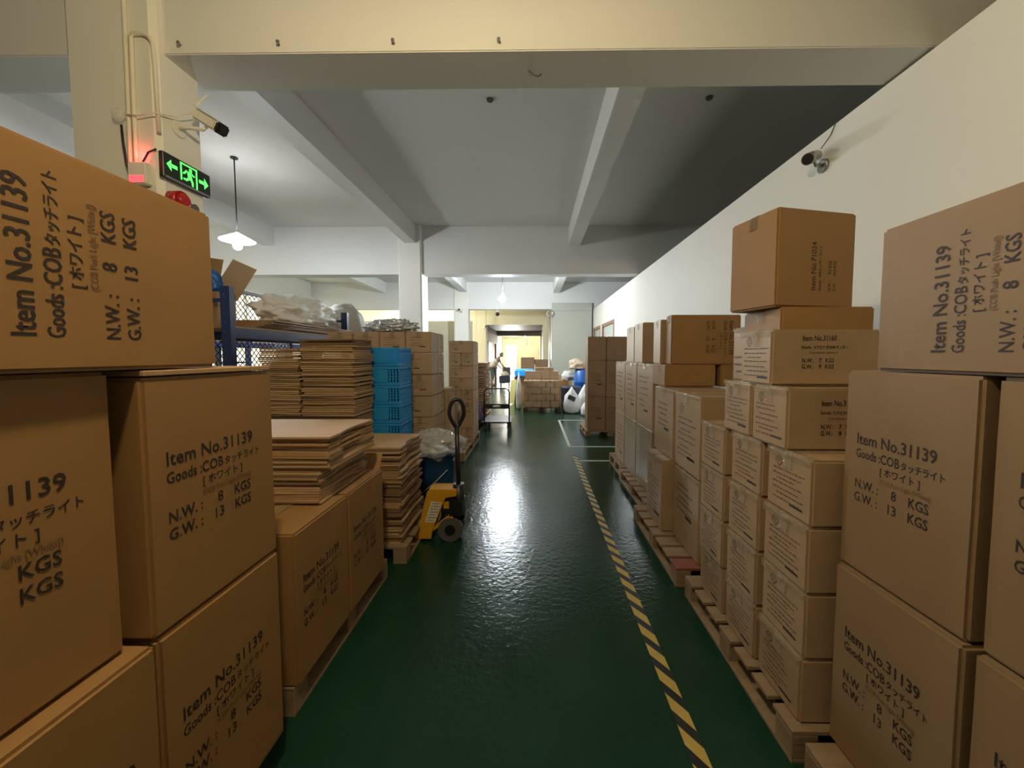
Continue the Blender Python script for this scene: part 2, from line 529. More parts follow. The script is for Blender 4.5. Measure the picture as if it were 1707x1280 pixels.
def scribble(key, seed, w, h, rows, diamond=True, mi=2, thick=0.006):
    """rows of short worn strokes, too small to read, under a diamond mark"""
    rng = random.Random(seed)
    bm, bd = bmesh.new(), bmesh.new()
    def quad(x0, x1, y0, y1, m=mi, bm=bm):
        bm.faces.new([bm.verts.new((x, y, 0)) for x, y in ((x0, y0), (x1, y0), (x1, y1), (x0, y1))]).material_index = m
    if diamond:
        s = min(w, h) * 0.13
        cx, cy = w * 0.22, h * 0.88
        for k in range(4):
            a0, a1 = math.pi / 2 * k, math.pi / 2 * (k + 1)
            pts = [(cx + s * math.cos(a0), cy + s * math.sin(a0)), (cx + s * math.cos(a1), cy + s * math.sin(a1)),
                   (cx + s * .78 * math.cos(a1), cy + s * .78 * math.sin(a1)), (cx + s * .78 * math.cos(a0), cy + s * .78 * math.sin(a0))]
            bd.faces.new([bd.verts.new((x, y, 0)) for x, y in pts]).material_index = mi
        for k in range(3):
            quad(cx - s * .3, cx + s * .3, cy - s * .3 + k * s * .26, cy - s * .3 + k * s * .26 + s * .1, bm=bd)
    y = h * (0.70 if diamond else 0.92)
    for r in range(rows):
        x = w * (0.05 + (0.12 if r % 3 == 2 else 0))
        end = w * rng.uniform(0.62, 0.95)
        while x < end:
            l = rng.uniform(.04, .12) * w
            quad(x, min(x + l, end), y, y + thick * rng.uniform(.7, 1.1))
            x += l + w * .02
        y -= h * (.75 if diamond else .95) / rows * rng.uniform(.8, 1.15)
    quad(w * .55, w * .9, h * .04, h * .04 + thick * 1.6, 0)
    mats = [M['ink'], M['ink_faint'], M['ink_grey']]
    out = [('small_print', mesh_of(key, bm, mats, recalc=False))]
    if diamond:
        out.append(('diamond_mark', mesh_of(key + '_mark', bd, mats, recalc=False)))
    return out
S_small = [scribble('print_small_%d' % k, 20 + k, .22, .20, 7) for k in range(4)]
S_tall = [scribble('print_tall_%d' % k, 40 + k, .36, .42, 8, True, 2, .012) for k in range(2)]
S_block = [scribble('print_block_%d' % k, 50 + k, .32, .24, 5, False, 2, .014) for k in range(2)]
S_wide = [scribble('print_wide_%d' % k, 60 + k, .20, .12, 4, False, 2, .007) for k in range(3)]
S_face = [scribble('print_face_%d' % k, 70 + k, .40, .40, 6, False, 2, .014) for k in range(2)]

# ------------------------------------------------------------------ cartons
_cm = {}
def carton_mesh(dx, dy, dz, m, seed):
    key = (round(dx, 4), round(dy, 4), round(dz, 4), m.name, seed)
    if key in _cm:
        return _cm[key]
    rng = random.Random(seed * 13 + int(dx * 1000))
    bm = bmesh.new()
    bm_box(bm, -dx / 2, dx / 2, -dy / 2, dy / 2, 0, dz)
    bmesh.ops.subdivide_edges(bm, edges=list(bm.edges), cuts=3, use_grid_fill=True)
    for v in bm.verts:
        x, y, z = v.co
        ux, uy, uz = abs(2 * x / dx), abs(2 * y / dy), abs(2 * z / dz - 1)
        bul = 0.0015
        if ux > .99 and uy < .99 and uz < .99:
            v.co.x += math.copysign(1, x) * (bul * (1 - uy * uy) * (1 - uz * uz) - 0.0018)
        if uy > .99 and ux < .99 and uz < .99:
            v.co.y += math.copysign(1, y) * (bul * (1 - ux * ux) * (1 - uz * uz) - 0.0018)
        if uz > .99 and z > 0 and ux < .99 and uy < .99:
            v.co.z -= 0.002 * (1 - ux * ux)
        v.co.x += rng.uniform(-.0005, .0005)
        v.co.y += rng.uniform(-.0005, .0005)
    es = [e for e in bm.edges if e.calc_face_angle(0) > 1.2]
    bmesh.ops.bevel(bm, geom=es, offset=min(.009, dz * .05), segments=2, affect='EDGES')
    me = mesh_of('carton_body', bm, m)
    _cm[key] = me
    return me

_tm = {}
def tape_mesh(axis, dx, dy, dz, w=0.052, drop=0.07):
    """packing tape across the top along axis, folded a little way down both ends, crinkled"""
    key = (axis, round(dx, 4), round(dy, 4), round(dz, 4))
    if key in _tm:
        return _tm[key]
    L = dx if axis == 'x' else dy
    rng = random.Random(int(L * 777 + dz * 99))
    e = 0.0035
    path = [(-L / 2 - e, dz - drop), (-L / 2 - e, dz - drop * .5), (-L / 2 - e, dz - .012), (-L / 2 + .012, dz + e * .6)]
    n = 8
    path += [(-L / 2 + .012 + (L - .024) * k / n, dz + .0022) for k in range(1, n)]
    path += [(L / 2 - .012, dz + e * .6), (L / 2 + e, dz - .012), (L / 2 + e, dz - drop * .5), (L / 2 + e, dz - drop)]
    bm = bmesh.new()
    rows = []
    for s, z in path:
        row = []
        for t in (-.5, -.25, 0, .25, .5):
            j = rng.uniform(0, .004)
            p = (s + math.copysign(j, s), t * w, z + j * .5) if axis == 'x' else (t * w, s + math.copysign(j, s), z + j * .5)
            row.append(bm.verts.new(p))
        rows.append(row)
    for a, b in zip(rows, rows[1:]):
        for k in range(4):
            bm.faces.new((a[k], a[k + 1], b[k + 1], b[k]))
    me = mesh_of('packing_tape', bm, M['tape'])
    _tm[key] = me
    return me

def put_print(parent, me, face, dx, dy, dz, u, v, rot=0, sx=1.0, off=0.0006):
    """u, v from the lower left corner of the face as seen from outside"""
    rt, nrm, org = {'+x': (Vector((0, 1, 0)), Vector((1, 0, 0)), Vector((dx / 2, -dy / 2, 0))),
                    '-x': (Vector((0, -1, 0)), Vector((-1, 0, 0)), Vector((-dx / 2, dy / 2, 0))),
                    '-y': (Vector((1, 0, 0)), Vector((0, -1, 0)), Vector((-dx / 2, -dy / 2, 0)))}[face]
    up = Vector((0, 0, 1))
    X, Y = (rt, up) if rot == 0 else ((up, -rt) if rot == 90 else (-up, rt))
    p = org + rt * u + up * v + nrm * off
    X = X * sx
    for nm, md in me:
        o = bpy.data.objects.new(nm, md)
        COL.objects.link(o)
        o.parent = parent
        o.matrix_local = Matrix(((X.x, Y.x, nrm.x, p.x), (X.y, Y.y, nrm.y, p.y), (X.z, Y.z, nrm.z, p.z), (0, 0, 0, 1)))

_em = {}
M['edge_tape'] = film_mat('shiny_edge_tape', (0.42, 0.33, 0.22), 0.62, 0.05, 0.5, 60)
def edge_tape_mesh(dx, dy, dz):
    key = (round(dx, 4), round(dy, 4), round(dz, 4))
    if key in _em:
        return _em[key]
    rng = random.Random(len(_em) + 5)
    bm = bmesh.new()
    n = max(8, int(dy / .018))
    path = [(-.006, -.028), (-.007, -.012), (-.0035, .0035), (.012, .0045), (.03, .004)]
    rows = []
    for i in range(n + 1):
        y = -dy / 2 + .004 + (dy - .008) * i / n
        rows.append([bm.verts.new((-dx / 2 + px + rng.uniform(-.0035, .001), y + rng.uniform(-.003, .003), dz + pz + rng.uniform(-.001, .0025))) for px, pz in path])
    for a, b in zip(rows, rows[1:]):
        for q in range(len(path) - 1):
            bm.faces.new((a[q], a[q + 1], b[q + 1], b[q]))
    me = mesh_of('edge_tape', bm, M['edge_tape'])
    _em[key] = me
    return me

NC = [0]
def carton(x0, x1, y0, y1, z0, z1, label, m='kraft', tape='x', prints=(), group=None, rz=0.0, name='carton'):
    dx, dy, dz = x1 - x0, y1 - y0, z1 - z0
    NC[0] += 1
    o = link(name, carton_mesh(dx, dy, dz, M[m], NC[0] % 3), None, ((x0 + x1) / 2, (y0 + y1) / 2, z0), (0, 0, rz))
    tag(o, label, 'box', group)
    if tape:
        link('packing_tape', tape_mesh(tape, dx, dy, dz), o)
    if m == 'kraft_light' and tape and any(p[1] == '-x' for p in prints):
        link('edge_tape', edge_tape_mesh(dx, dy, dz), o)
    for p in prints:
        put_print(o, p[0], p[1], dx, dy, dz, *p[2:])
    return o

# ------------------------------------------------------------------ pallets
def pallet(x0, x1, y0, y1, label, z1=0.13, m='wood', n=7, red=False):
    """deck boards run along x; blocks on three rows; bottom boards along y"""
    p = thing('pallet', label, 'pallet', (x0, y0, 0))
    W, D = x1 - x0, y1 - y0
    bt = 0.018
    bw = D / n * 0.82
    mm = M[m]
    for k in range(n):
        y = (D - bw) * k / (n - 1)
        obj('deck_board', bx(0, W, y, y + bw, z1 - bt, z1, .002, 1), M['wood_red'] if (red and k == 0) else mm, p,
            label='red stained end board' if (red and k == 0) else None)
    bl = 0.1
    for i in range(3):
        for j in range(3):
            bxx, byy = (W - bl) * i / 2, (D - bl) * j / 2
            obj('block', bx(bxx, bxx + bl, byy, byy + bl, bt, z1 - bt, .003, 1), mm, p)
    for i in range(3):
        bxx = (W - bl) * i / 2
        obj('bottom_board', bx(bxx, bxx + bl, 0, D, 0, bt, .002, 1), mm, p)
    return p
pallet(-2.05, -1.03, 0.30, 1.50, 'wooden pallet under the two large cartons nearest on the left wall side')
pallet(-2.05, -1.02, 1.56, 2.62, 'wooden pallet under the carton pair that carries the flattened board stack')
pallet(-2.30, -0.94, 2.78, 4.20, 'wooden pallet under the sheet stack beside the yellow pallet truck')
pallet(-2.30, -1.06, 4.28, 5.30, 'wooden pallet under the carton tower behind the blue crates')
pallet(-2.10, -1.0, 5.55, 7.20, 'wooden pallet jutting into the aisle just before the platform trolley')
pallet(1.0, 2.1, 0.30, 1.36, 'wooden pallet under the large cartons nearest on the white wall side')
pallet(0.98, 2.1, 1.40, 2.44, 'wooden pallet under the six layer stack of small pale cartons')
pallet(0.955, 2.05, 2.52, 3.62, 'wooden pallet with one red stained end board', red=True)
pallet(1.08, 2.1, 3.68, 4.80, 'wooden pallet under the film wrapped tall cartons')
pallet(1.11, 2.1, 4.86, 5.60, 'wooden pallet end poking out beside the dashed floor line')
pallet(1.0, 1.95, 7.36, 8.30, 'thin pallet under the two column carton tower far down the aisle', z1=0.10)
pallet(-0.27, 0.75, 10.45, 11.75, 'dark pallet under the block of little cartons at mid aisle', m='wood_dark')

# ------------------------------------------------------------------ large 31139 cartons
XL = -0.95
H = 0.665
gL = 'large printed cartons nearest on the left'
carton(XL - .46, XL, .487, 1.152, 1.516, 1.962, 'huge carton lying on its side atop the stack by the column, print turned sideways', tape='y',
       prints=[(T31139, '+x', .243, .068, 90, .97)], group=gL)
bm = bx(XL - .44, XL + .005, .925, 1.375, 1.498, 1.512, .002, 1)
tag(obj('cardboard_sheet', bm, M['board_edge']), 'flat cardboard sheet lying under the sideways carton beside the column', 'cardboard')
carton(XL - .46, XL, .92, 1.388, .832, 1.494, 'large upright carton with clear print, carrying the sideways carton and a flat sheet', tape='y',
       prints=[(T31139, '+x', .052, .43)], group=gL)
carton(-.985 - .46, -.985, .415, .885, .839, 1.512, 'large carton set back beneath the sideways carton, only half of its print in frame', tape='y',
       prints=[(T31139, '+x', .065, .43)], group=gL)
carton(-.945 - .46, -.945, .925, 1.385, .13, .829, 'large carton on the floor pallet under the clear printed upright carton', tape='y',
       prints=[(T31139, '+x', .052, .43)], group=gL)
carton(-.935 - .46, -.935, .435, .91, .13, .835, 'large carton at the bottom left corner of the photo, its top edge jutting out', tape='y',
       prints=[(T31139, '+x', .10, .43)], group=gL)
gM = 'pair of large cartons under the flattened stack'
carton(-1.46, -1.0, 1.565, 2.03, .13, .80, 'large carton under the front half of the flattened board stack', tape='y', prints=[(T31139, '+x', .05, .43)], group=gM)
big2 = carton(-1.46, -1.0, 2.04, 2.515, .13, .80, 'large carton with open flaps just before the sheet stack', tape=None, prints=[(T31139, '+x', .05, .43)], group=gM)
fl = bx(-.16, .16, -.002, .002, 0, .12)
obj('flap', fl, M['kraft'], big2, (.05, .228, .66), (R(-35), 0, R(2)))
XR = 1.12
gR = 'large printed cartons nearest on the right'
carton(XR, XR + .46, .615, 1.284, 1.50, 1.949, 'huge carton on its side on top of the stack by the white wall', 'kraft_mid', tape='y',
       prints=[(T31139, '-x', .212, .055, 90, .95)], group=gR)
carton(XR, XR + .46, .976, 1.396, .803, 1.497, 'large upright carton with clear print under the sideways carton by the white wall', 'kraft_mid', tape='y',
       prints=[(T31139, '-x', .055, .445, 0, .86)], group=gR)
carton(XR + .01, XR + .47, .535, .955, .803, 1.497, 'large upright carton cut by the frame edge beside the clear printed one', 'kraft_mid', tape='y',
       prints=[(T31139, '-x', .055, .44, 0, .86)], group=gR)
carton(XR - .015, XR + .445, .97, 1.39, .13, .80, 'large carton standing on the pallet under the clear printed carton by the white wall', 'kraft_mid', tape='y',
       prints=[(T31139, '-x', .055, .43, 0, .86)], group=gR)
carton(XR - .005, XR + .455, .53, .955, .13, .80, 'large carton in the bottom corner below the white wall', 'kraft_mid', tape='y',
       prints=[(T31139, '-x', .055, .43, 0, .86)], group=gR)


# ------------------------------------------------------------------ right: small pale cartons, six layers
hS = 0.2575
gS = 'small pale cartons stacked six high'
rows = ['lowest', 'second', 'third', 'fourth']
cols = {'near': (1.43, 1.705), 'middle': (1.745, 2.01), 'far': (2.06, 2.34)}
rng = random.Random(3)
for r in range(4):
    for cn, (a, b) in cols.items():
        j = rng.uniform(-.012, .012)
        pr = [(S_small[rng.randrange(4)], '-x', .03, .03)]
        if cn == 'near':
            pr.append((T31160, '-y', .15, .17))
        carton(1.03 + j, 1.53 + j, a, b, .13 + r * hS, .13 + (r + 1) * hS - .002,
               'small pale carton in the %s layer, %s column of the six layer stack' % (rows[r], cn), 'kraft_light', 'x', pr, gS)
z5 = .13 + 4 * hS
carton(1.03, 1.53, 1.572, 1.822, z5, z5 + hS - .002, 'small carton in the fifth layer with its print half hidden by the big carton', 'kraft_light', 'x',
       [(S_small[1], '-x', .02, .03), (T31160, '-y', .135, .185)], gS)
carton(1.03, 1.53, 1.838, 2.09, z5, z5 + hS - .002, 'small carton in the fifth layer, farther of the two', 'kraft_light', 'x', [(S_small[2], '-x', .02, .03)], gS)
z6 = .13 + 5 * hS
carton(1.03, 1.50, 1.69, 1.935, z6, z6 + .243, 'small carton topmost of the pale stack with readable print 31160', 'kraft_light', 'x',
       [(S_small[3], '-x', .02, .02), (T31160, '-y', .13, .195)], gS)
carton(1.23, 1.69, 1.95, 2.29, z6, 1.79, 'plain carton behind the topmost small carton, carrying the tilted carton', 'kraft', 'x')
carton(1.30, 1.75, 2.35, 2.50, .13, z5 - .003, 'narrow carton standing in the gap behind the pale stack', 'kraft', None)
carton(1.30, 1.72, 2.31, 2.54, z5, 1.72, 'pinkish carton half hidden behind the plain carton under the tilted one', 'kraft_light', 'x', [(S_block[0], '-x', .01, .15, 0, .6)])
# carton 71024 turned on top
t = carton(-.24, .24, -.16, .16, 0, .487, 'carton set askew on the very top with print 71024 turned sideways', 'kraft', 'x', [(T71024, '-y', .235, .085, 90)])
t.location = (1.40, 2.164, 1.792)
t.rotation_euler = (0, 0, R(13))
link('packing_tape', tape_mesh('x', .48, .32, .487, .055, .44), t)

# ------------------------------------------------------------------ right: tall cartons
carton(1.11, 1.60, 2.555, 3.02, .13, .698, 'tall carton at the end of the pallet with the red board', 'kraft_light', 'x', [(S_block[1], '-x', .06, .22)])
carton(1.11, 1.60, 2.555, 3.02, .706, 1.27, 'tall carton with diamond mark and small print, upper one', 'kraft_light', 'x', [(S_tall[0], '-x', .05, .08)])
carton(1.11, 1.58, 3.055, 3.53, .712, 1.272, 'plain tall carton with smudged block print beside the diamond marked one', 'kraft_light', 'x', [(S_block[0], '-x', .08, .20)])
carton(1.03, 1.50, 3.062, 3.468, .13, .71, 'carton jutting toward the aisle, brown side showing', 'kraft_light', 'x', [(S_tall[1], '-x', .03, .08)])
gW = 'film wrapped cartons before the dashed floor line'
names = ['near', 'middle', 'far']
for k, (a, b) in enumerate(((3.785, 4.378), (4.39, 4.93), (4.942, 5.49))):
    carton(1.17, 1.64, a, b, .13, .795, 'grey film wrapped carton, lower layer, %s one of three' % names[k], 'kraft_grey' if k < 2 else 'kraft_light', None, [(S_face[0], '-x', .08, .1)] if k == 2 else [], gW)
    carton(1.17, 1.64, a, b, .795, 1.462, 'pale wrapped carton, upper layer, %s one of three' % names[k], 'kraft_light', 'x', [(S_face[k % 2], '-x', .07, .15)], gW)
carton(1.15, 1.59, 3.39, 3.74, 1.275, 1.467, 'low brown carton under the wide carton with sideways print', 'kraft', 'x')
carton(1.635, 2.02, 3.40, 3.74, 1.275, 1.467, 'low brown carton behind a dark gap under the wide carton', 'kraft', 'x')
carton(1.20, 1.80, 3.395, 3.535, 1.469, 1.90, 'wide thin carton with print reading downwards', 'kraft', 'x', [(T31139, '-y', .50, .38, -90, .95)])
carton(1.17, 1.62, 3.588, 3.80, 1.469, 1.877, 'carton on end directly behind the wide thin carton', 'kraft_light', 'x')
carton(1.17, 1.62, 4.17, 4.51, 1.464, 1.90, 'carton on top of the wrapped row showing a broad brown side', 'kraft_light', 'x')
carton(1.17, 1.62, 4.525, 4.88, 1.464, 1.885, 'farthest carton on top of the wrapped row', 'kraft_light', 'x')
# two column tower
gT = 'two column carton tower down the aisle'
for i, (a, b) in enumerate(((1.04, 1.387), (1.393, 1.78))):
    for r, (z0, z1) in enumerate(((.10, .748), (.75, 1.446), (1.448, 1.903))):
        carton(a, b, 7.40, 7.77, z0, z1, 'brown carton in the two column tower, %s column, %s layer' % (['aisle side', 'wall side'][i], ['bottom', 'middle', 'top'][r]),
               'kraft_dark', 'y', [(S_block[(i + r) % 2], '-y', .03, .22, 0, .85)] if r < 2 else [], gT)

# ------------------------------------------------------------------ left: flattened boards
def sheet_mesh(w, d, t, seed, m=None):
    rng = random.Random(seed)
    bm = bmesh.new()
    nx, ny = 7, 5
    top = [[None] * (ny + 1) for _ in range(nx + 1)]
    bot = [[None] * (ny + 1) for _ in range(nx + 1)]
    s1, s2 = rng.uniform(-.006, .006), rng.uniform(-.004, .004)
    cut = rng.choice([0.0, 0.015, 0.03, 0.0])
    for i in range(nx + 1):
        for j in range(ny + 1):
            x, y = (i / nx - .5) * w, (j / ny - .5) * d
            if i == nx and j in (2, 3):
                x -= cut
            z = s1 * math.cos(i / nx * 3.1) * .3 + rng.uniform(-.0006, .0006)
            top[i][j] = bm.verts.new((x, y, z + t))
            bot[i][j] = bm.verts.new((x, y, z + t * .12))
    for i in range(nx):
        for j in range(ny):
            bm.faces.new((top[i][j], top[i + 1][j], top[i + 1][j + 1], top[i][j + 1]))
            bm.faces.new((bot[i][j], bot[i][j + 1], bot[i + 1][j + 1], bot[i + 1][j]))
    for i in range(nx):
        for j in (0, ny):
            bm.faces.new((bot[i][j], bot[i + 1][j], top[i + 1][j], top[i][j]))
    for j in range(ny):
        for i in (0, nx):
            bm.faces.new((bot[i][j], bot[i][j + 1], top[i][j + 1], top[i][j]))
    return mesh_of('flattened_board', bm, m or M['board_edge'])

def sheet_stack(x0, x1, y0, y1, z0, z1, n, label, group, jit=.008, seed=1, lower=None, top_label=None, dark=False):
    rng = random.Random(seed)
    t = (z1 - z0) / n
    ms = [sheet_mesh(x1 - x0, y1 - y0, t * .93, seed * 10 + k, M[('board_edge', 'board_edge_pale', 'board_edge_deep')[k % 3]] if not dark else M['kraft_dark']) for k in range(6)]
    for k in range(n):
        o = link('flattened_carton', ms[rng.randrange(6)])
        dx = rng.uniform(-jit, jit) * .5
        if lower and k < lower[0] * n:
            dx -= lower[1]
        o.location = ((x0 + x1) / 2 + dx, (y0 + y1) / 2 + rng.uniform(-jit, jit) * .5, z0 + k * t)
        o.rotation_euler = (0, 0, R(rng.uniform(-1.2, 1.2)))
        last = k == n - 1 and top_label
        tag(o, top_label if last else label, 'cardboard', None if last else group)
sheet_stack(-1.74, -1.02, 1.89, 2.43, .802, 1.145, 28, 'flattened carton in the neat stack on top of the large carton pair', 'flattened cartons on the carton pair', .02, 3, (.5, .05),
            'topmost pale sheet of the neat flattened stack on the carton pair')
sheet_stack(-1.53, -.99, 2.83, 3.34, .13, .865, 46, 'flattened carton in the ragged stack next to the yellow pallet truck', 'flattened cartons by the pallet truck', .035, 5, None,
            'topmost sheet of the ragged stack next to the yellow truck')
carton(-2.36, -1.56, 3.36, 3.72, .13, 1.02, 'dark carton carrying the two tall piles of flattened cartons', 'kraft_dark', None)
sheet_stack(-2.36, -2.02, 3.31, 3.70, 1.02, 1.61, 34, 'flattened carton in the lower of two piles before the blue rack', 'flattened cartons before the rack, lower pile', .02, 7)
sheet_stack(-2.00, -1.545, 3.31, 3.70, 1.02, 1.69, 38, 'flattened carton in the taller pile between rack and blue crates', 'flattened cartons before the rack, taller pile', .03, 8)

# ------------------------------------------------------------------ blue crates
def crate_mesh(w, d, h):
    bm = bmesh.new()
    t = .014
    bm_box(bm, -w / 2, w / 2, -d / 2, d / 2, 0, .012)
    # top and bottom rims
    for z0, z1, e in ((h - .028, h - .004, .006), (.0, .03, -.006)):
        bm_box(bm, -w / 2 - e, w / 2 + e, -d / 2 - e, -d / 2 + t, z0, z1)
        bm_box(bm, -w / 2 - e, w / 2 + e, d / 2 - t, d / 2 + e, z0, z1)
        bm_box(bm, -w / 2 - e, -w / 2 + t, -d / 2 + t, d / 2 - t, z0, z1)
        bm_box(bm, w / 2 - t, w / 2 + e, -d / 2 + t, d / 2 - t, z0, z1)
    # perforated sides: vertical ribs and thin horizontal bars, solid middle panel
    n = 13
    for k in range(n + 1):
        x = -w / 2 + (w - .012) * k / n
        for y in (-d / 2 + .001, d / 2 - .009):
            bm_box(bm, x, x + .012, y, y + .008, .03, h - .028)
    for k in range(11):
        y = -d / 2 + (d - .012) * k / 10
        for x in (-w / 2 + .001, w / 2 - .009):
            bm_box(bm, x, x + .008, y, y + .012, .03, h - .028)
    for k in range(1, 5):
        z = .03 + (h - .058) * k / 5
        for y in (-d / 2 + .002, d / 2 - .008):
            bm_box(bm, -w / 2, w / 2, y, y + .006, z, z + .008)
        for x in (-w / 2 + .002, w / 2 - .008):
            bm_box(bm, x, x + .006, -d / 2, d / 2, z, z + .008)
    for y in (-d / 2 - .002, d / 2 - .006):
        bm_box(bm, -w * .22, w * .22, y, y + .008, .03, h - .03)
    return mesh_of('plastic_crate', bm, M['crate'])
cmesh = crate_mesh(.405, .37, .187)
ords = ['bottom', 'second', 'third', 'fourth', 'fifth', 'sixth', 'seventh', 'top']
for k in range(8):
    o = link('plastic_crate', cmesh, None, (-1.513, 3.955, .13 + k * .1875))
    tag(o, 'blue perforated plastic crate, %s of the crate stack' % ords[k] + (' counting upward' if 0 < k < 7 else ''), 'crate', 'stacked blue plastic crates')

# ------------------------------------------------------------------ left: carton towers
gA = 'carton tower behind the blue crates'
ordr = ['first', 'second', 'third', 'fourth', 'fifth', 'sixth', 'seventh']
h4 = .2407
zz = .13
for r in range(7):
    z0, z1 = zz + r * h4, zz + (r + 1) * h4 - .005
    if r % 2 == 0:
        spans = [(-1.128 - .292 * (k + 1), -1.128 - .292 * k - .008) for k in range(3 if r < 6 else 4)]
        nm = ['aisle end', 'second from the aisle', 'third from the aisle', 'rack end']
    else:
        spans = [(-1.128 - .44 * (k + 1), -1.128 - .44 * k - .008) for k in range(2)]
        nm = ['aisle end', 'rack end']
    for k, (a, b) in enumerate(spans):
        carton(a, b, 4.30, 4.60, z0, z1, 'brown carton behind the blue crates, %s layer from below, %s' % (ordr[r], nm[k]), 'kraft_tower', 'y',
               [(S_wide[(r + k) % 3], '-y', .04 + .08 * (r % 2), .06)], gA)
    a, b = spans[0]
    carton(a, b, 4.607, 4.905, z0, z1, 'brown carton of the back rank behind the blue crates, %s layer from below' % ordr[r], 'kraft_tower', 'x', [(S_wide[r % 3], '+x', .05, .06)], gA)
carton(-1.42, -1.08, 4.97, 5.28, .13, 1.12, 'tall brown carton behind the pallet truck handle', 'kraft_tower', 'x')
gB = 'carton tower before the dark heap'
for r in range(8):
    z0, z1 = .13 + r * .2075, .13 + (r + 1) * .2075 - .002
    sp = [(-1.40, -1.0)] if r in (1, 4, 5, 7) else [(-1.195, -1.0), (-1.40, -1.2)]
    for k, (a, b) in enumerate(sp):
        for j, (ya, yb) in enumerate(((6.40, 6.70), (6.705, 7.005))):
            if k == 1 and j == 1:
                continue
            carton(a, b, ya, yb, z0, z1, 'small brown carton in the farther tower, layer %s, %s %s' % (['one', 'two', 'three', 'four', 'five', 'six', 'seven', 'eight'][r], ['front', 'back'][j], ['aisle side', 'inner side'][k]),
                   'kraft_tower', 'y', [(S_wide[r % 3], '-y', .02, .05, 0, .7)] if j == 0 else [], gB)

# ------------------------------------------------------------------ crumpled soft things
def blob(w, d, h, seed, amp=.12, sub=4, flat=True, freq=3.0):
    from mathutils import noise
    bm = bmesh.new()
    bmesh.ops.create_icosphere(bm, subdivisions=sub, radius=1.0)
    off = Vector((seed * 3.1, seed * 1.7, seed * .9))
    for v in bm.verts:
        c = v.co.copy()
        k = 1 + amp * noise.noise(c * freq + off) + amp * .5 * noise.noise(c * freq * 2.7 + off)
        c = c * k
        z = c.z
        if flat and z < -.55:
            z = -.55 - (abs(z) - .55) * .15
        v.co = (c.x * w / 2, c.y * d / 2, z * h / 1.6)
    zmin = min(v.co.z for v in bm.verts)
    for v in bm.verts:
        v.co.z -= zmin
    for f in bm.faces:
        f.smooth = True
    return bm
tag(obj('foil_bag', blob(.54, .26, .14, 3, .42, 5, True, 4.5), M['silver'], None, (-1.62, 4.47, .13 + 7 * h4)), 'crumpled silver foil bag on top of the carton tower', 'bag')
tag(obj('woven_sack', blob(.60, .60, .52, 5, .10), M['greybag'], None, (-2.87, 5.85, 1.80)), 'grey woven sack rounded over on the rack behind the far post', 'sack')

# ------------------------------------------------------------------ blue storage rack
def rack(x0, x1, y0, label):
    k = thing('storage_rack', label, 'rack', (x0, y0, 0))
    W = x1 - x0
    ys = [0, 2.05, 4.10]
    for xi in (0, W):
        for y in ys:
            bm = bmesh.new()
            s = 1 if xi > 0 else -1
            # open C post with punched dark slots
            bm_box(bm, xi - (.08 if s > 0 else 0), xi + (0 if s > 0 else .08), y - .028, y + .028, 0, 2.13)
            xf = xi + .001 * s
            for q in range(26):
                z = .1 + q * .078
                a = xi - .0545 if s > 0 else xi + .0425
                bm_box(bm, a, a + .012, y - .029, y + .029, z, z + .018, 1)
                bm_box(bm, min(xi, xf), max(xi, xf), y - .007, y + .007, z, z + .018, 1)
            obj('post', bm, [M['blue_steel'], M['rubber']], k)
    for (a, b) in ((0, 2.05), (2.05, 4.10)):
        for z in (.55, 1.12, 1.70):
            for xi in (.015, W - .055):
                obj('beam', bx(xi, xi + .04, a + .03, b - .03, z, z + .085, .003, 1), M['blue_steel'], k)
            if z > .6:
                obj('shelf_deck', bx(.02, W - .02, a + .03, b - .03, z + .085, z + .10), M['beige'] if z < 1.6 else M['kraft_dark'], k)
    for y in ys:
        for z in (.5, 1.4, 2.0):
            obj('brace', bx(.08, W - .08, y - .012, y + .012, z, z + .03), M['blue_steel'], k)
    return k
rack(-3.2, -2.55, 3.27, 'blue steel storage rack behind the piles of flattened cartons')
rack(-6.0, -5.35, 5.2, 'second blue rack glimpsed beneath the shelf of the nearer rack')
# mesh guard behind the rack
def mesh_guard():
    k = thing('mesh_guard', 'black diamond wire guard panel behind the rack top', 'wire panel', (-3.33, 3.3, 0))
    obj('top_rail', bx(-.015, .015, 0, 2.0, 2.25, 2.285), M['black'], k)
    for y in (0, 1.97):
        obj('stile', bx(-.012, .012, y, y + .03, 0, 2.25), M['black'], k)
    bm = bmesh.new()
    z0, z1, w = 1.2, 2.25, 2.0
    s = .075
    n = int((w + (z1 - z0)) / s) + 2
    for i in range(n):
        c = i * s
        # rising
        y0 = c - (z1 - z0)
        a, b = max(y0, 0), min(c, w)
        if b > a:
            bm_tube(bm, [(0, a, z0 + (a - y0)), (0, b, z0 + (b - y0))], .0045, 4)
        a, b = max(c - (z1 - z0), 0), min(c, w)
        if b > a:
            bm_tube(bm, [(.004, a, z0 + (c - a)), (.004, b, z0 + (c - b))], .0045, 4)
    obj('wire_mesh', bm, M['black'], k)
mesh_guard()
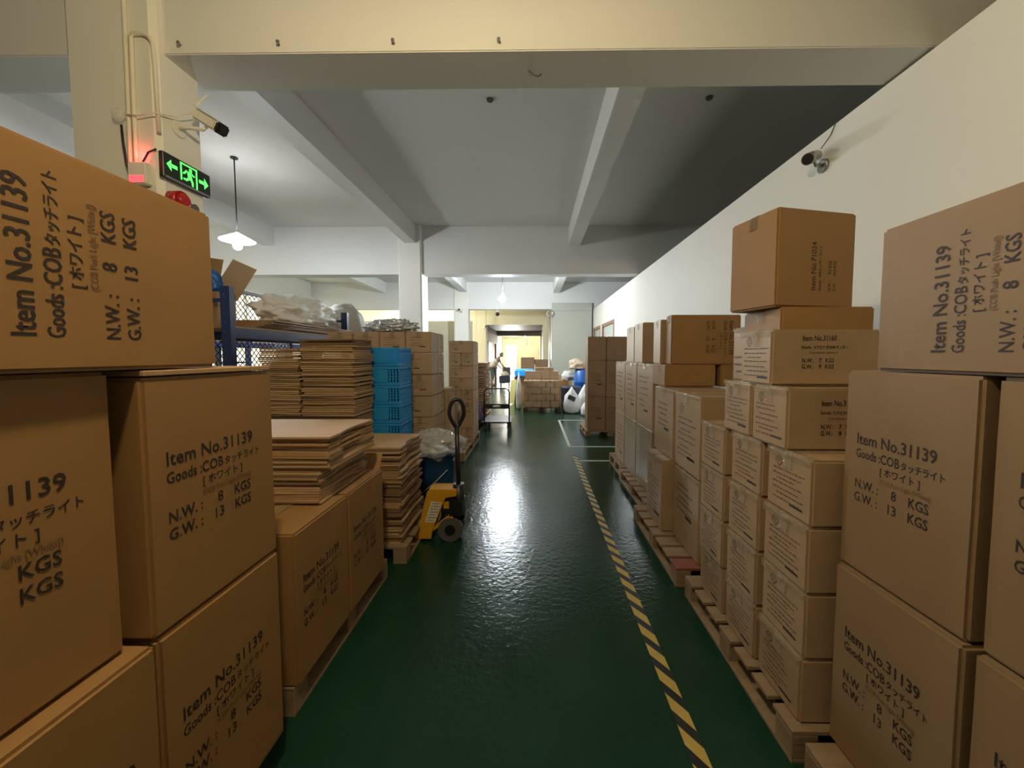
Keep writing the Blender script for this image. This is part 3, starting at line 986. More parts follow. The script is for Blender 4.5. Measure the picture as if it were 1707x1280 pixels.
# boards and bags on the rack
for k in range(5):
    me = sheet_mesh(.62, 1.85 - .05 * k, .018, 90 + k, M['kraft_dark'])  # darker board colour stands in for the weak light on these boards
    o = link('flattened_carton', me, None, (-2.88 + .012 * k, 4.53 + .01 * k, 1.80 + k * .0185), (0, 0, R(.6 * (k - 2))))
    tag(o, 'long flattened carton lying on the rack top shelf', 'cardboard', 'flattened cartons on the rack')
tag(obj('plastic_bundle', blob(.56, 1.30, .36, 9, .20, 5, True, 3.4), M['whitebag'], None, (-2.86, 4.72, 1.80 + 5 * .0185)), 'long white plastic wrapped bundle on the boards of the rack', 'bundle')
def open_carton():
    k = thing('open_carton', 'open carton with raised flaps on the rack beside the blue post', 'box', (-2.95, 3.45, 1.80))
    obj('body', bx(-.20, .22, -.12, .10, 0, .30, .005, 1), M['kraft'], k)
    obj('flap', bx(-.12, .12, -.003, .003, 0, .34), M['kraft_light'], k, (.12, .10, .295), (R(-14), R(24), 0))
    obj('flap', bx(-.14, .14, -.003, .003, 0, .36), M['kraft'], k, (-.10, .10, .295), (R(-6), R(8), 0))
open_carton()
tag(obj('blue_bag', blob(.20, .14, .20, 12, .2), M['barrel'], None, (-2.86, 3.42, 2.103), None), 'shiny blue plastic bag in the open carton next to the rack post', 'bag')
for k, (y, w, h, l) in enumerate(((5.5, .4, .3, 'dim carton at the near end of the second rack'), (6.0, .5, .24, 'dim low carton in the middle of the second rack'), (6.8, .6, .34, 'dim carton farther along the second rack'))):
    carton(-5.95, -5.4, y, y + w, 1.80, 1.80 + h, l, 'kraft_dark', None)

# ------------------------------------------------------------------ bin with plastic liner
def liner_bin():
    k = thing('plastic_bin', 'dark blue bin with clear plastic liner behind the yellow pallet truck', 'bin', (-1.0, 3.93, .13))
    bm = bmesh.new()
    n = 24
    w0, w1, d = .175, .215, .0
    def sq(r, z, ex=.5):
        out = []
        for i in range(n):
            t = 2 * math.pi * i / n
            c, s = math.cos(t), math.sin(t)
            out.append(bm.verts.new((math.copysign(abs(c) ** ex, c) * r, math.copysign(abs(s) ** ex, s) * r * .9, z)))
        return out
    rs = [sq(w0, 0), sq(.195, .22), sq(w1, .43), sq(w1 + .012, .435), sq(w1 + .012, .455), sq(w1 - .01, .455), sq(w0 - .012, .02)]
    for a, b in zip(rs, rs[1:]):
        for i in range(n):
            f = bm.faces.new((a[i], a[(i + 1) % n], b[(i + 1) % n], b[i]))
            f.smooth = True
    bm.faces.new(rs[0][::-1])
    bm.faces.new(rs[-1])
    obj('bin_body', bm, M['bin_blue'], k)
    b = blob(.52, .46, .27, 21, .26, 5, False, 2.3)
    obj('plastic_liner', b, M['film'], k, (.02, -.02, .30), label='crumpled clear plastic liner over the rim')
    obj('packed_cloth', blob(.32, .28, .13, 23, .3, 3, True, 3), M['greybag'], k, (-.02, 0, .36))
    bm = bmesh.new()
    bm_tube(bm, [(-.1, -.21, .06), (.04, -.222, .18), (.16, -.21, .30)], .004, 5)
    obj('cord', bm, M['whitep'], k)
liner_bin()

# ------------------------------------------------------------------ pallet truck
def pallet_truck():
    k = thing('pallet_truck', 'yellow hand pallet truck parked across the pallet with handle upright', 'pallet truck', (-.965, 3.13, 0))
    # forks reach under the pallet, along -x
    for y in (.02, .42):
        bm = bmesh.new()
        bm_box(bm, -1.0, .0, y, y + .15, .040, .092)
        bm_box(bm, -.02, .10, y, y + .15, .03, .10)
        obj('fork', bm, M['yellow'], k)
    for y in (.04, .44):
        bm = bmesh.new()
        bm_cyl(bm, (-.45, y + .02, .0365), (-.45, y + .09, .0365), .036, seg=14)
        obj('load_roller', bm, M['rubber'], k)
    prof = [(-.02, .02), (.115, .02), (.125, .10), (.145, .15), (.235, .375), (.33, .385), (.33, .445), (.115, .445), (.085, .42), (.03, .19), (-.02, .06)]
    for y in (0, .13):
        bm = bmesh.new()
        bm_prism(bm, prof, 'y', y, y + .02)
        bmesh.ops.bevel(bm, geom=[e for e in bm.edges], offset=.004, segments=1, affect='EDGES')
        obj('side_plate', bm, M['yellow'], k)
    bm = bmesh.new()
    bm_prism(bm, [(.085, .40), (.33, .40), (.33, .44), (.10, .44)], 'y', .02, .13)
    obj('top_plate', bm, M['yellow'], k)
    bm = bmesh.new()
    bm_prism(bm, [(-.01, .03), (.1, .03), (.1, .11), (-.0, .11)], 'y', .15, .57)
    obj('cross_plate', bm, M['yellow'], k)
    bm = bmesh.new()
    bm_prism(bm, [(.065, .165), (.150, .165), (.205, .33), (.12, .345)], 'y', -.0015, -.0005)
    st = obj('sticker', bm, M['paper'], k, label='white printed warning sticker')
    bm = bmesh.new()
    rng = random.Random(4)
    for r in range(7):
        a = .072 + r * .0235 * .36 + .01
        z = .178 + r * .0235
        x = a
        while x < a + .06:
            l = rng.uniform(.006, .016)
            bm_box(bm, x, x + l, -.0022, -.0018, z, z + .008)
            x += l + .005
    obj('sticker_print', bm, M['ink_grey'], st)
    bm = bmesh.new()
    bm_prism(bm, [(.115, .105), (.135, .09), (.30, .195), (.29, .225), (.27, .225)], 'y', .01, .035)
    obj('link_arm', bm, M['yellow'], k)
    # hydraulic body and steering head
    bm = bmesh.new()
    bm_box(bm, .20, .34, .03, .12, .22, .39)
    bm_cyl(bm, (.335, .075, .17), (.335, .075, .47), .048, seg=16)
    bm_box(bm, .27, .38, .0, .15, .22, .34)
    hb = obj('pump_body', bm, M['black'], k)
    obj('yellow_tag', bx(.215, .262, .0275, .0295, .27, .33), M['yellow'], hb, label='small yellow tag')
    for y in (-.005, .095):
        bm = bmesh.new()
        bm_cyl(bm, (.275, y, .1), (.275, y + .055, .1), .1, seg=28)
        bmesh.ops.bevel(bm, geom=[e for e in bm.edges if e.calc_face_angle(0) > 1], offset=.012, segments=2, affect='EDGES')
        w = obj('steer_wheel', bm, M['rubber'], k)
        bm = bmesh.new()
        bm_cyl(bm, (.275, y - .004, .1), (.275, y + .059, .1), .045, seg=18)
        obj('hub', bm, M['black'], w)
    bm = bmesh.new()
    bm_box(bm, .255, .295, .055, .09, .085, .23)
    obj('axle_fork', bm, M['black'], k)
    # handle
    bm = bmesh.new()
    bm_tube(bm, [(.335, .075, .42), (.33, .075, .62), (.325, .075, .95)], .02, 10)
    obj('handle_shaft', bm, M['blackm'], k)
    bm = bmesh.new()
    zc, pts = .93, []
    for i in range(28):
        t = 2 * math.pi * i / 28
        c, s = math.cos(t), math.sin(t)
        z = zc + .135 + .115 * s
        wv = .058 * (abs(c) ** .8) * (1.0 if s > -.1 else 1.0 - .7 * (-s - .1))
        pts.append((.325 + math.copysign(wv, c), .075 + math.copysign(.02, c) * abs(c), z))
    bm_tube(bm, pts, .017, 8, closed=True)
    lp = obj('handle_loop', bm, M['blackm'], k)
    bm = bmesh.new()
    bm_box(bm, .315, .335, .06, .09, .92, 1.16)
    bm_tube(bm, [(.325, .075, 1.0), (.345, .07, 1.08), (.35, .07, 1.13)], .008, 6)
    obj('release_lever', bm, M['steel'], lp)
pallet_truck()

# ------------------------------------------------------------------ platform trolley
def trolley():
    k = thing('platform_trolley', 'black folding platform trolley standing in the middle of the aisle', 'trolley', (-.75, 7.85, 0))
    obj('deck', bx(-.30, .30, 0, .88, .155, .185, .01), M['blackm'], k)
    bm = bmesh.new()
    pts = [(-.255, .03, .17)]
    for i in range(9):
        t = math.pi - math.pi / 2 * i / 8
        pts.append((-.175 + .08 * math.cos(t), .02, .79 + .08 * math.sin(t)))
    for i in range(9):
        t = math.pi / 2 - math.pi / 2 * i / 8
        pts.append((.175 + .08 * math.cos(t), .02, .79 + .08 * math.sin(t)))
    pts.append((.255, .03, .17))
    bm_tube(bm, pts, .015, 10)
    h = obj('handle_frame', bm, M['blackm'], k)
    obj('cross_panel', bx(-.245, .245, .012, .03, .455, .555, .004, 1), M['black'], h)
    bm = bmesh.new()
    bm_lathe(bm, [(.001, 0), (1, 0), (1, .02), (.001, .02)], 28)
    for v in bm.verts:
        v.co = (v.co.x * .085, .011 - v.co.z * .1, .505 + v.co.y * .026)
    obj('oval_badge', bm, M['paper'], h, label='white oval badge')
    for x in (-.235, .235):
        for y in (.1, .78):
            bm = bmesh.new()
            bm_cyl(bm, (x - .018, y, .055), (x + .018, y, .055), .055, seg=20)
            c = obj('caster', bm, M['rubber'], k)
            bm = bmesh.new()
            bm_box(bm, x - .028, x + .028, y - .03, y + .03, .118, .155)
            bm_box(bm, x - .028, x - .021, y - .025, y + .025, .045, .125)
            bm_box(bm, x + .021, x + .028, y - .025, y + .025, .045, .125)
            obj('caster_fork', bm, M['blackm'], c)
trolley()

# ------------------------------------------------------------------ lamps
def bulb_mat(power, colr, r):
    area = 4 * math.pi * r * r
    m = bpy.data.materials.new('lamp_bulb_light')
    m.use_nodes = True
    nt = m.node_tree
    for n in list(nt.nodes):
        nt.nodes.remove(n)
    o = nt.nodes.new('ShaderNodeOutputMaterial')
    e = nt.nodes.new('ShaderNodeEmission')
    e.inputs[0].default_value = (*colr, 1)
    e.inputs[1].default_value = power / (area * math.pi)
    nt.links.new(e.outputs[0], o.inputs[0])
    return m
def milky(name, trans, e):
    m = film_mat(name, (.9, .9, .88), trans, .4, .0, 10)
    p = [n for n in m.node_tree.nodes if n.type == 'BSDF_PRINCIPLED'][0]
    p.inputs['Emission Color'].default_value = (.95, .97, 1, 1)
    p.inputs['Emission Strength'].default_value = e
    return m
M['shade_glow'] = milky('milky_glass_shade', .10, 6)  # shade emits by itself, imitating the lamp's wide blown-out glow
def pendant(x, y, zb, ztop, power, colr, label, r=.06, shade=.17, dark=False, name='pendant_lamp'):
    k = thing(name, label, 'lamp', (x, y, zb))
    bm = bmesh.new()
    bm_lathe(bm, [(.05, ztop - zb - .02), (.05, ztop - zb - .004), (.03, ztop - zb)], 16)
    obj('ceiling_rose', bm, M['black'], k)
    bm = bmesh.new()
    bm_cyl(bm, (0, 0, .2), (0, 0, ztop - zb - .01), .009, seg=8)
    obj('stem', bm, M['black'] if not dark else M['blackm'], k)
    bm = bmesh.new()
    bm_cyl(bm, (0, 0, r * .6), (0, 0, .21), .024, .02, seg=12)
    obj('socket', bm, M['whitep'], k)
    if shade:
        bm = bmesh.new()
        n = 28
        prof = [(.026, .19), (.05, .175), (shade * .7, .115), (shade, .075), (shade * .985, .07), (shade * .68, .108), (.045, .168), (.026, .18)]
        rings = [[bm.verts.new((q * math.cos(2 * math.pi * i / n), q * math.sin(2 * math.pi * i / n), z)) for i in range(n)] for q, z in prof]
        for a, b in zip(rings, rings[1:]):
            for i in range(n):
                bm.faces.new((a[i], a[(i + 1) % n], b[(i + 1) % n], b[i])).smooth = True
        obj('lamp_shade', bm, M['shade_glow'] if not dark else M['black'], k)
    bm = bmesh.new()
    bmesh.ops.create_uvsphere(bm, u_segments=12, v_segments=8, radius=r)
    for f in bm.faces:
        f.smooth = True
    obj('bulb', bm, bulb_mat(power, colr, r), k)
pendant(-4.44, 5.85, 3.19, ZC, L_MAIN, K_COOL, 'glowing pendant lamp on a thin dark rod above the rack', shade=.23)
pendant(-.90, 11.4, 3.19, ZC, L_MID, K_COOL, 'glowing pendant lamp above the middle of the far aisle', shade=0, r=.10)  # bulb made oversized to imitate the bloom around the lamp
pendant(-5.8, 18.3, 3.25, ZC, L_LEFT, K_WARM, 'unseen warm lamp added to light the wall behind the beige partition', shade=0)  # unseen lamp, added to brighten the wall beyond the partition
pendant(-.6, 28.0, 2.85, ZC, L_END, K_WARM, 'small dark cone pendant in the end room', dark=True, shade=.2)
pendant(-.42, .50, 3.28, ZC, L_NEAR, K_NEAR, 'warm pendant lamp high over the nearest cartons, before the front beam', shade=.17)

# ------------------------------------------------------------------ column fittings
def tube_thing(name, pts, r, m, label, cat, seg=8):
    bm = bmesh.new()
    bm_tube(bm, pts, r, seg)
    return tag(obj(name, bm, m), label, cat)
YF = 2.40
tube_thing('conduit_pipe', [(-2.435, YF - .012, ZC), (-2.440, YF - .012, 3.3), (-2.455, YF - .012, 2.4), (-2.455, YF - .012, 2.0)], .012, M['pvc'], 'cream conduit running the full height of the front column', 'pipe')
arc = [(-2.412, YF - .012, 2.0), (-2.412, YF - .012, 3.0), (-2.405, YF - .012, 3.44), (-2.395, YF - .013, 3.465)]
for i in range(7):
    t = math.pi / 2 - math.pi / 2 * i / 6
    arc.append((-2.345 + .07 * math.cos(t), YF - .013, 3.395 + .07 * math.sin(t)))
arc += [(-2.275, YF - .006, 3.3), (-2.272, YF - .004, 2.90)]
tube_thing('conduit_loop', arc, .012, M['pvc'], 'cream conduit bent over like a hook on the front column', 'pipe')
tube_thing('signal_wire', [(-2.44, YF - .028, 2.99), (-2.36, YF - .03, 2.985), (-2.27, YF - .03, 3.0), (-2.245, 2.5, 3.05), (-2.22, 2.60, 3.14)], .004, M['pvc'], 'thin pale wire from the conduit to the white camera', 'wire')
tube_thing('power_cable', [(-2.475, YF - .03, 2.93), (-2.47, YF - .03, 2.83), (-2.455, YF - .03, 2.70), (-2.43, YF - .03, 2.63), (-2.40, YF - .03, 2.50), (-2.38, YF - .03, 2.3)], .006, M['black'], 'black cable dropping down the front column', 'cable')
tube_thing('sign_cable', [(-2.29, YF - .01, 2.80), (-2.33, YF - .02, 2.775), (-2.365, YF - .02, 2.72), (-2.37, YF - .02, 2.66), (-2.352, YF - .006, 2.62)], .005, M['black'], 'looped black cable of the exit sign', 'cable')
bm = blob(.07, .05, .06, 31, .2, 3, False)
tag(obj('cable_clip', bm, M['film'], None, (-2.49, YF - .027, 2.95)), 'small clear plug where the black cable starts', 'plug')
k = thing('alarm_light', 'small white box glowing red on the front column', 'alarm', (-2.385, YF, 2.58))
obj('housing', bx(-.055, .055, -.045, 0, 0, .13, .006), M['whitep'], k)
obj('red_window', bx(-.045, .045, -.047, -.044, .01, .05), M['red_e'], k)
d = bpy.data.lights.new('red_glow', 'POINT')  # free point light added to cast the red glow on the column
d.energy, d.color, d.shadow_soft_size = 0.12, (1, .10, .10), .02
lo = bpy.data.objects.new('red_glow', d)
lo.location = (-2.375, YF - .05, 2.765)
COL.objects.link(lo)
# exit sign on the aisle side of the column
def exit_sign():
    k = thing('exit_sign', 'black exit sign with glowing green running figure and two arrows', 'sign', (-2.278, 2.387, 2.64))
    obj('housing', bx(.0, .03, 0, .345, 0, .152, .004, 1), M['black'], k)
    obj('lower_trim', bx(.0305, .033, .01, .335, 0, .012), M['steel'], k)
    def flat(name, polys):
        bm = bmesh.new()
        for p in polys:
            bm_prism(bm, [(q[0] * .345, q[1] * .152) for q in p], 'x', .0305, .0322)
        obj(name, bm, M['green_e'], k)
    flat('arrow', [[(.06, .55), (.15, .78), (.15, .63), (.27, .63), (.27, .49), (.15, .49), (.15, .33)]])
    flat('arrow', [[(.94, .50), (.85, .74), (.85, .58), (.73, .58), (.73, .44), (.85, .44), (.85, .27)]])
    flat('door_outline', [[(.33, .2), (.36, .2), (.36, .92), (.33, .92)], [(.33, .92), (.36, .86), (.66, .86), (.69, .92)], [(.66, .08), (.69, .08), (.69, .92), (.66, .92)]])
    head = [(.545 + .032 * math.cos(t), .755 + .075 * math.sin(t)) for t in [2 * math.pi * i / 12 for i in range(12)]]
    flat('running_figure', [head, [(.47, .66), (.54, .68), (.57, .45), (.49, .40)], [(.47, .66), (.42, .50), (.38, .48), (.385, .55), (.41, .58), (.45, .70)],
                            [(.54, .66), (.59, .55), (.63, .55), (.63, .61), (.60, .61), (.56, .69)], [(.50, .42), (.57, .45), (.60, .28), (.60, .12), (.565, .12), (.56, .27)],
                            [(.49, .44), (.53, .36), (.46, .24), (.39, .26), (.39, .33), (.45, .33)]])
exit_sign()
k = thing('alarm_bell', 'red round alarm below the exit sign', 'alarm', (-2.28, 2.48, 2.49))
bm = bmesh.new()
bm_cyl(bm, (0, 0, .035), (.06, 0, .035), .06, seg=24)
bm_cyl(bm, (.06, 0, .035), (.085, 0, .035), .055, .03, seg=24)
obj('dome', bm, M['red'], k)
bm = bmesh.new()
bm_cyl(bm, (0, .115, .03), (.04, .115, .03), .028, seg=16)
obj('sounder', bm, M['rubber'], k)

def white_camera():
    k = thing('security_camera', 'white bullet security camera on the front column', 'camera', (-2.28, 2.535, 3.0))
    bm = bmesh.new()
    bm_cyl(bm, (0, 0, 0), (.012, 0, 0), .05, seg=18)
    obj('wall_plate', bm, M['whitep'], k)
    bm = bmesh.new()
    bm_tube(bm, [(.01, 0, 0), (.06, .01, .012), (.14, .03, .01), (.165, .035, .04)], .012, 8)
    obj('bracket_arm', bm, M['whitep'], k)
    d = Vector((.135, -.02, -.085)).normalized()
    b = bx(-.10, .10, -.036, .036, -.034, .034, .012, 3)
    body = obj('camera_body', b, M['whitep'], k, (.17, .035, .065))
    body.rotation_euler = d.to_track_quat('X', 'Z').to_euler()
    obj('sun_shield', bx(-.105, .09, -.04, .04, .034, .039, .002, 1), M['whitep'], body)
    obj('lens_front', bx(.095, .135, -.037, .037, -.035, .035, .010, 2), M['black'], body, label='black glass front')
    bm = bmesh.new()
    bm_tube(bm, [(-.1, 0, .02), (-.13, 0, .05), (-.10, .01, .14)], .006, 6)
    obj('aerial', bm, M['whitep'], body)
white_camera()
def steel_camera():
    k = thing('wall_camera', 'silver cylinder camera high on the white wall', 'camera', (2.4, 3.32, 3.11))
    bm = bmesh.new()
    bm_cyl(bm, (0, 0, 0), (-.02, 0, 0), .055, seg=20)
    obj('wall_plate', bm, M['steel'], k)
    bm = bmesh.new()
    bm_tube(bm, [(-.01, 0, 0), (-.07, -.005, 0), (-.10, -.01, .03)], .014, 8)
    obj('bracket_arm', bm, M['steel'], k)
    b = bmesh.new()
    bm_cyl(b, (-.10, 0, 0), (.10, 0, 0), .042, .046, seg=24)
    body = obj('camera_body', b, M['steel'], k, (-.11, -.01, .065))
    body.rotation_euler = Vector((-.13, -.10, -.075)).to_track_quat('X', 'Z').to_euler()
    b = bmesh.new()
    bm_cyl(b, (.085, 0, 0), (.103, 0, 0), .04, .04, seg=24)
    obj('lens_front', b, M['black'], body)
    b = bmesh.new()
    bm_tube(b, [(-.04, -.01, .13), (-.02, -.03, .17), (-.008, -.07, .21), (-.006, -.11, .275)], .004, 6)
    obj('camera_wire', b, M['rubber'], k)
steel_camera()
def small_cam(loc, side, label, name='dome_camera'):
    k = thing(name, label, 'camera', loc)
    bm = bmesh.new()
    bm_cyl(bm, (0, 0, .0), (0, 0, .14), .045, .05, seg=14)
    obj('mount', bm, M['whitep'], k)
    bm = bmesh.new()
    bmesh.ops.create_uvsphere(bm, u_segments=16, v_segments=10, radius=.085)
    obj('lens_ball', bm, M['black'], k, (0, 0, -.04))
small_cam((-1.46, 15.85, 3.26), 0, 'black ball camera hanging under the far beam')
def bullet(loc, label, rz):
    k = thing('bullet_camera', label, 'camera', loc, rz)
    bm = bmesh.new()
    bm_tube(bm, [(0, 0, 0), (0, -.08, .0), (0, -.12, .03)], .015, 6)
    obj('bracket_arm', bm, M['whitep'], k)
    b = bx(-.05, .05, -.32, -.05, .03, .12, .01)
    obj('camera_body', b, M['whitep'], k)
    obj('lens_front', bx(-.035, .035, -.33, -.319, .04, .11), M['black'], k)
bullet((-2.86, 15.66, 3.27), 'white bullet camera on the column beyond the carton towers', R(-12))
bullet((-2.55, 20.0, 2.93), 'dark bullet camera on the cream passage column', R(25))
# screws left in the beam
for i, (x, z) in enumerate(((-2.17, 3.455), (-1.56, 3.455), (-.86, 3.455), (-.22, 3.455))):
    bm = bmesh.new()
    bm_cyl(bm, (x, 2.465, z), (x + .01, 2.43, z - .008), .005, seg=8)
    bm_cyl(bm, (x + .01, 2.435, z - .008), (x + .01, 2.428, z - .008), .011, seg=8)
    tag(obj('anchor_bolt', bm, M['steel']), '%s anchor bolt along the lower edge of the front beam' % ['leftmost', 'second from left', 'third from left', 'rightmost'][i], 'bolt', 'bolts along the front beam')
bm = bmesh.new()
bm_tube(bm, [(-.03, 2.63, 3.402), (.0, 2.63, 3.375), (.03, 2.62, 3.36), (.05, 2.62, 3.372)], .006, 6)
tag(obj('beam_hook', bm, M['rubber']), 'bent metal hook under the front beam', 'hook')
for x, y, l in ((-.5, 4.6, 'smoke detector on the ceiling panel between the beams'), (2.0, 4.6, 'smoke detector on the dark ceiling beyond the long beam')):
    bm = bmesh.new()
    bm_cyl(bm, (x, y, ZC - .02), (x, y, ZC), .035, .04, seg=16)
    tag(obj('smoke_detector', bm, M['rubber']), l, 'detector')

# ------------------------------------------------------------------ far floor: little cartons, sacks, barrel
gC = 'little cartons on the dark pallet'
hh = .183
lay = ['bottom', 'second', 'third', 'top']
ccol = ['first', 'second', 'third', 'fourth']
for r in range(4):
    ed = [0, .2425, .485, .7275, .97] if r % 2 == 0 else [0, .12, .3625, .605, .8475, .97]
    for c in range(len(ed) - 1):
        carton(-.255 + ed[c], -.255 + ed[c + 1] - .014, 10.5, 10.80, .13 + r * hh, .13 + (r + 1) * hh - .004,
               'little carton on the dark pallet, %s layer, %s from the aisle' % (lay[r], (ccol + ['fifth'])[c]), 'kraft_tower', 'y' if r == 3 else None, [], gC)
for i, (a, b) in enumerate(((-.25, .24), (.25, .73))):
    carton(a, b, 11.2, 11.7, .13, .85, 'brown carton half hidden behind the block of little cartons, %s' % ['aisle side', 'wall side'][i], 'kraft_tower', None)
for c in range(4):
    carton(-.24 + c * .2425, -.24 + c * .2425 + .238, 11.22, 11.6, .852, 1.09, 'little carton in the back row above the dark pallet, %s from the aisle' % ccol[c], 'kraft_tower', 'y', [], 'back row of little cartons')
carton(.06, .58, 11.25, 11.6, 1.092, 1.19, 'flat carton lying on the back row of little cartons', 'kraft_light', None)
def sack(x, y, w, d, h, label, m='whitebag', seed=1, tip=True):
    bm = blob(w, d, h, seed, .10, 4, True, 2.6)
    for v in bm.verts:
        if tip and v.co.z > h * .75:
            f = (v.co.z - h * .75) / (h * .3)
            v.co.x *= 1 - .6 * min(f, 1)
            v.co.z += .12 * h * min(f, 1)
    return tag(obj('sack', bm, M[m], None, (x, y, 0)), label, 'sack')
s = sack(1.03, 10.35, .44, .36, .62, 'full white sack with a dark label, standing beside the navy drum', seed=4)
obj('sack_label', bx(-.1, .1, -.003, .003, -.06, .06), M['navy'], s, (-.02, -.185, .42), (R(-12), R(25), 0))
sack(1.42, 10.6, .42, .36, .66, 'white sack leaning behind the labelled sack', seed=6)
sack(1.36, 9.95, .26, .3, .32, 'small white sack slumped at the foot of the carton tower', seed=8)
sack(-.42, 11.15, .17, .34, .92, 'narrow white sack standing at the aisle end of the dark pallet', seed=9)
bm = bmesh.new()
bm_lathe(bm, [(.24, 0), (.27, .1), (.28, .5), (.30, .62), (.30, .66), (.27, .66)], 28)
tag(obj('drum', bm, M['navy'], None, (1.07, 11.0, 0)), 'navy drum behind the labelled white sack', 'drum')
bm = bmesh.new()
bm_lathe(bm, [(.26, 0), (.28, .04), (.28, .35), (.29, .37), (.28, .39), (.28, .72), (.29, .74), (.28, .76), (.27, 1.08), (.22, 1.12)], 28)
tag(obj('barrel', bm, M['barrel'], None, (1.52, 11.75, 0)), 'bright blue plastic barrel by the grey green wall', 'barrel')
bm = blob(.60, .4, .30, 17, .35, 4, True, 2.2)
for v in bm.verts:
    v.co.z *= (1.25 - v.co.x * 1.6) * .75
tag(obj('paper_sack', bm, M['kraftbag'], None, (1.40, 11.75, 1.115)), 'crumpled brown paper sack on top of the blue barrel', 'sack')
for i, (x, y, w, h, mm, l) in enumerate(((.95, 12.2, .35, .74, 'kraft', 'half open carton behind the navy drum'), (1.02, 12.9, .5, .9, 'kraft_light', 'pale carton farther behind the navy drum'))):
    carton(x - w / 2, x + w / 2, y, y + .4, 0, h, l, mm, None, rz=R(8 * (i - .5)))
tag(obj('torn_bag', blob(.42, .36, .30, 27, .4, 3, True, 3), M['greybag'], None, (1.12, 12.36, .742)), 'torn pale bag on the half open carton', 'bag')
# heap beside the aisle
carton(-.62, -.05, 12.3, 13.2, 0, .86, 'brown carton base carrying the folded blue sheet', 'kraft', None)
tag(obj('blue_sheet', bx(-.60, .04, 12.2, 12.9, .861, 1.10, .04, 3), M['crate']), 'folded blue sheet on the carton beside the far aisle', 'sheet')
bm = bx(-.09, .09, -.012, .012, 0, .78)
o = tag(obj('yellow_board', bm, M['yellowboard'], None, (-.70, 12.2, 0.005), (R(-4), R(6), 0)), 'yellow board leaning at the aisle edge of the blue sheet', 'board')
gH = 'brown cartons heaped before the end room'
carton(-.55, .05, 17.2, 18.0, 0, 1.45, 'dark brown carton at the aisle end of the far heap', 'kraft_dark', None, group=gH)
carton(.08, .66, 17.3, 18.1, 0, 1.12, 'dark brown carton at the wall end of the far heap', 'kraft_dark', None, group=gH)
o = carton(.05, .68, 17.35, 17.9, 1.14, 1.36, 'slanting flattened carton on top of the far heap', 'kraft_dark', None, group=gH)
carton(-.75, -.57, 17.0, 17.6, 0, .8, 'slim dark carton leaning on the aisle side of the far heap', 'kraft_dark', None, group=gH)
# dark heap on the left
sheet_stack(-1.45, -1.08, 8.85, 9.7, .0, 1.38, 26, 'dark flattened carton in the uneven heap behind the trolley', 'dark heap behind the trolley', .10, 14, None, None, True)
tag(obj('purple_bag', blob(.3, .7, .55, 41, .25), M['purple'], None, (-1.28, 8.45, 0)), 'dark purple plastic bag at the foot of the uneven heap', 'bag')
carton(-1.55, -1.2, 9.85, 10.6, 0, 1.32, 'dim brown carton past the uneven heap', 'kraft_dark', None)
carton(-2.4, -1.9, 14.2, 15.0, 0, .95, 'brown carton at the foot of the far white column', 'kraft_dark', None)
tag(obj('fabric_roll', bx(-3.05, -2.5, 19.3, 19.9, 0, 1.15, .03), M['beige']), 'pale green clad box at the foot of the cream column', 'box')
bpy.data.objects['fabric_roll'].name = 'clad_box'
# ring on the corner of the green grey wall
k = thing('wall_fan', 'round grey ring on a pole at the corner of the green grey wall', 'fan', (.66, 15.45, 0))
bm = bmesh.new()
bm_tube(bm, [(.12 * math.cos(2 * math.pi * i / 24), 0, 3.2 + .12 * math.sin(2 * math.pi * i / 24)) for i in range(24)], .022, 8, closed=True)
obj('ring', bm, M['steel'], k)
bm = bmesh.new()
bm_cyl(bm, (0, 0, 0), (0, 0, 3.32), .02, seg=10)
obj('pole', bm, M['steel'], k)

# ------------------------------------------------------------------ end room details
for i, (x, z, w, h) in enumerate(((-.1, 2.2, .28, .34), (.12, 1.55, .5, .4))):
    bm = bx(x - w / 2, x + w / 2, 29.96, 29.998, z, z + h, .004, 1)
    tag(obj('notice_board' if i == 0 else 'wall_cabinet', bm, M['paper'] if i == 0 else M['whitep']), 'small pinned notice on the end wall' if i == 0 else 'white cabinet on the end wall above the heap', 'notice' if i == 0 else 'cabinet')
tube_thing('wall_conduit', [(-2.2, 29.98, 2.85), (-.6, 29.98, 2.85), (-.5, 29.98, 2.75), (-.5, 29.98, 2.3)], .025, M['beige'], 'thin conduit along the top of the end wall', 'pipe')
tube_thing('electric_conduit', [(.46, 21.5, 2.9), (.46, 23.5, 2.9), (.46, 23.6, 2.0), (.46, 23.6, 1.2)], .03, M['rubber'], 'grey conduit down the right side of the passage', 'pipe')
tag(obj('picture_panel', bx(-2.418, -2.40, 20.8, 22.6, 1.2, 2.3, .004, 1), M['black']), 'black panel on the brown passage wall', 'panel')

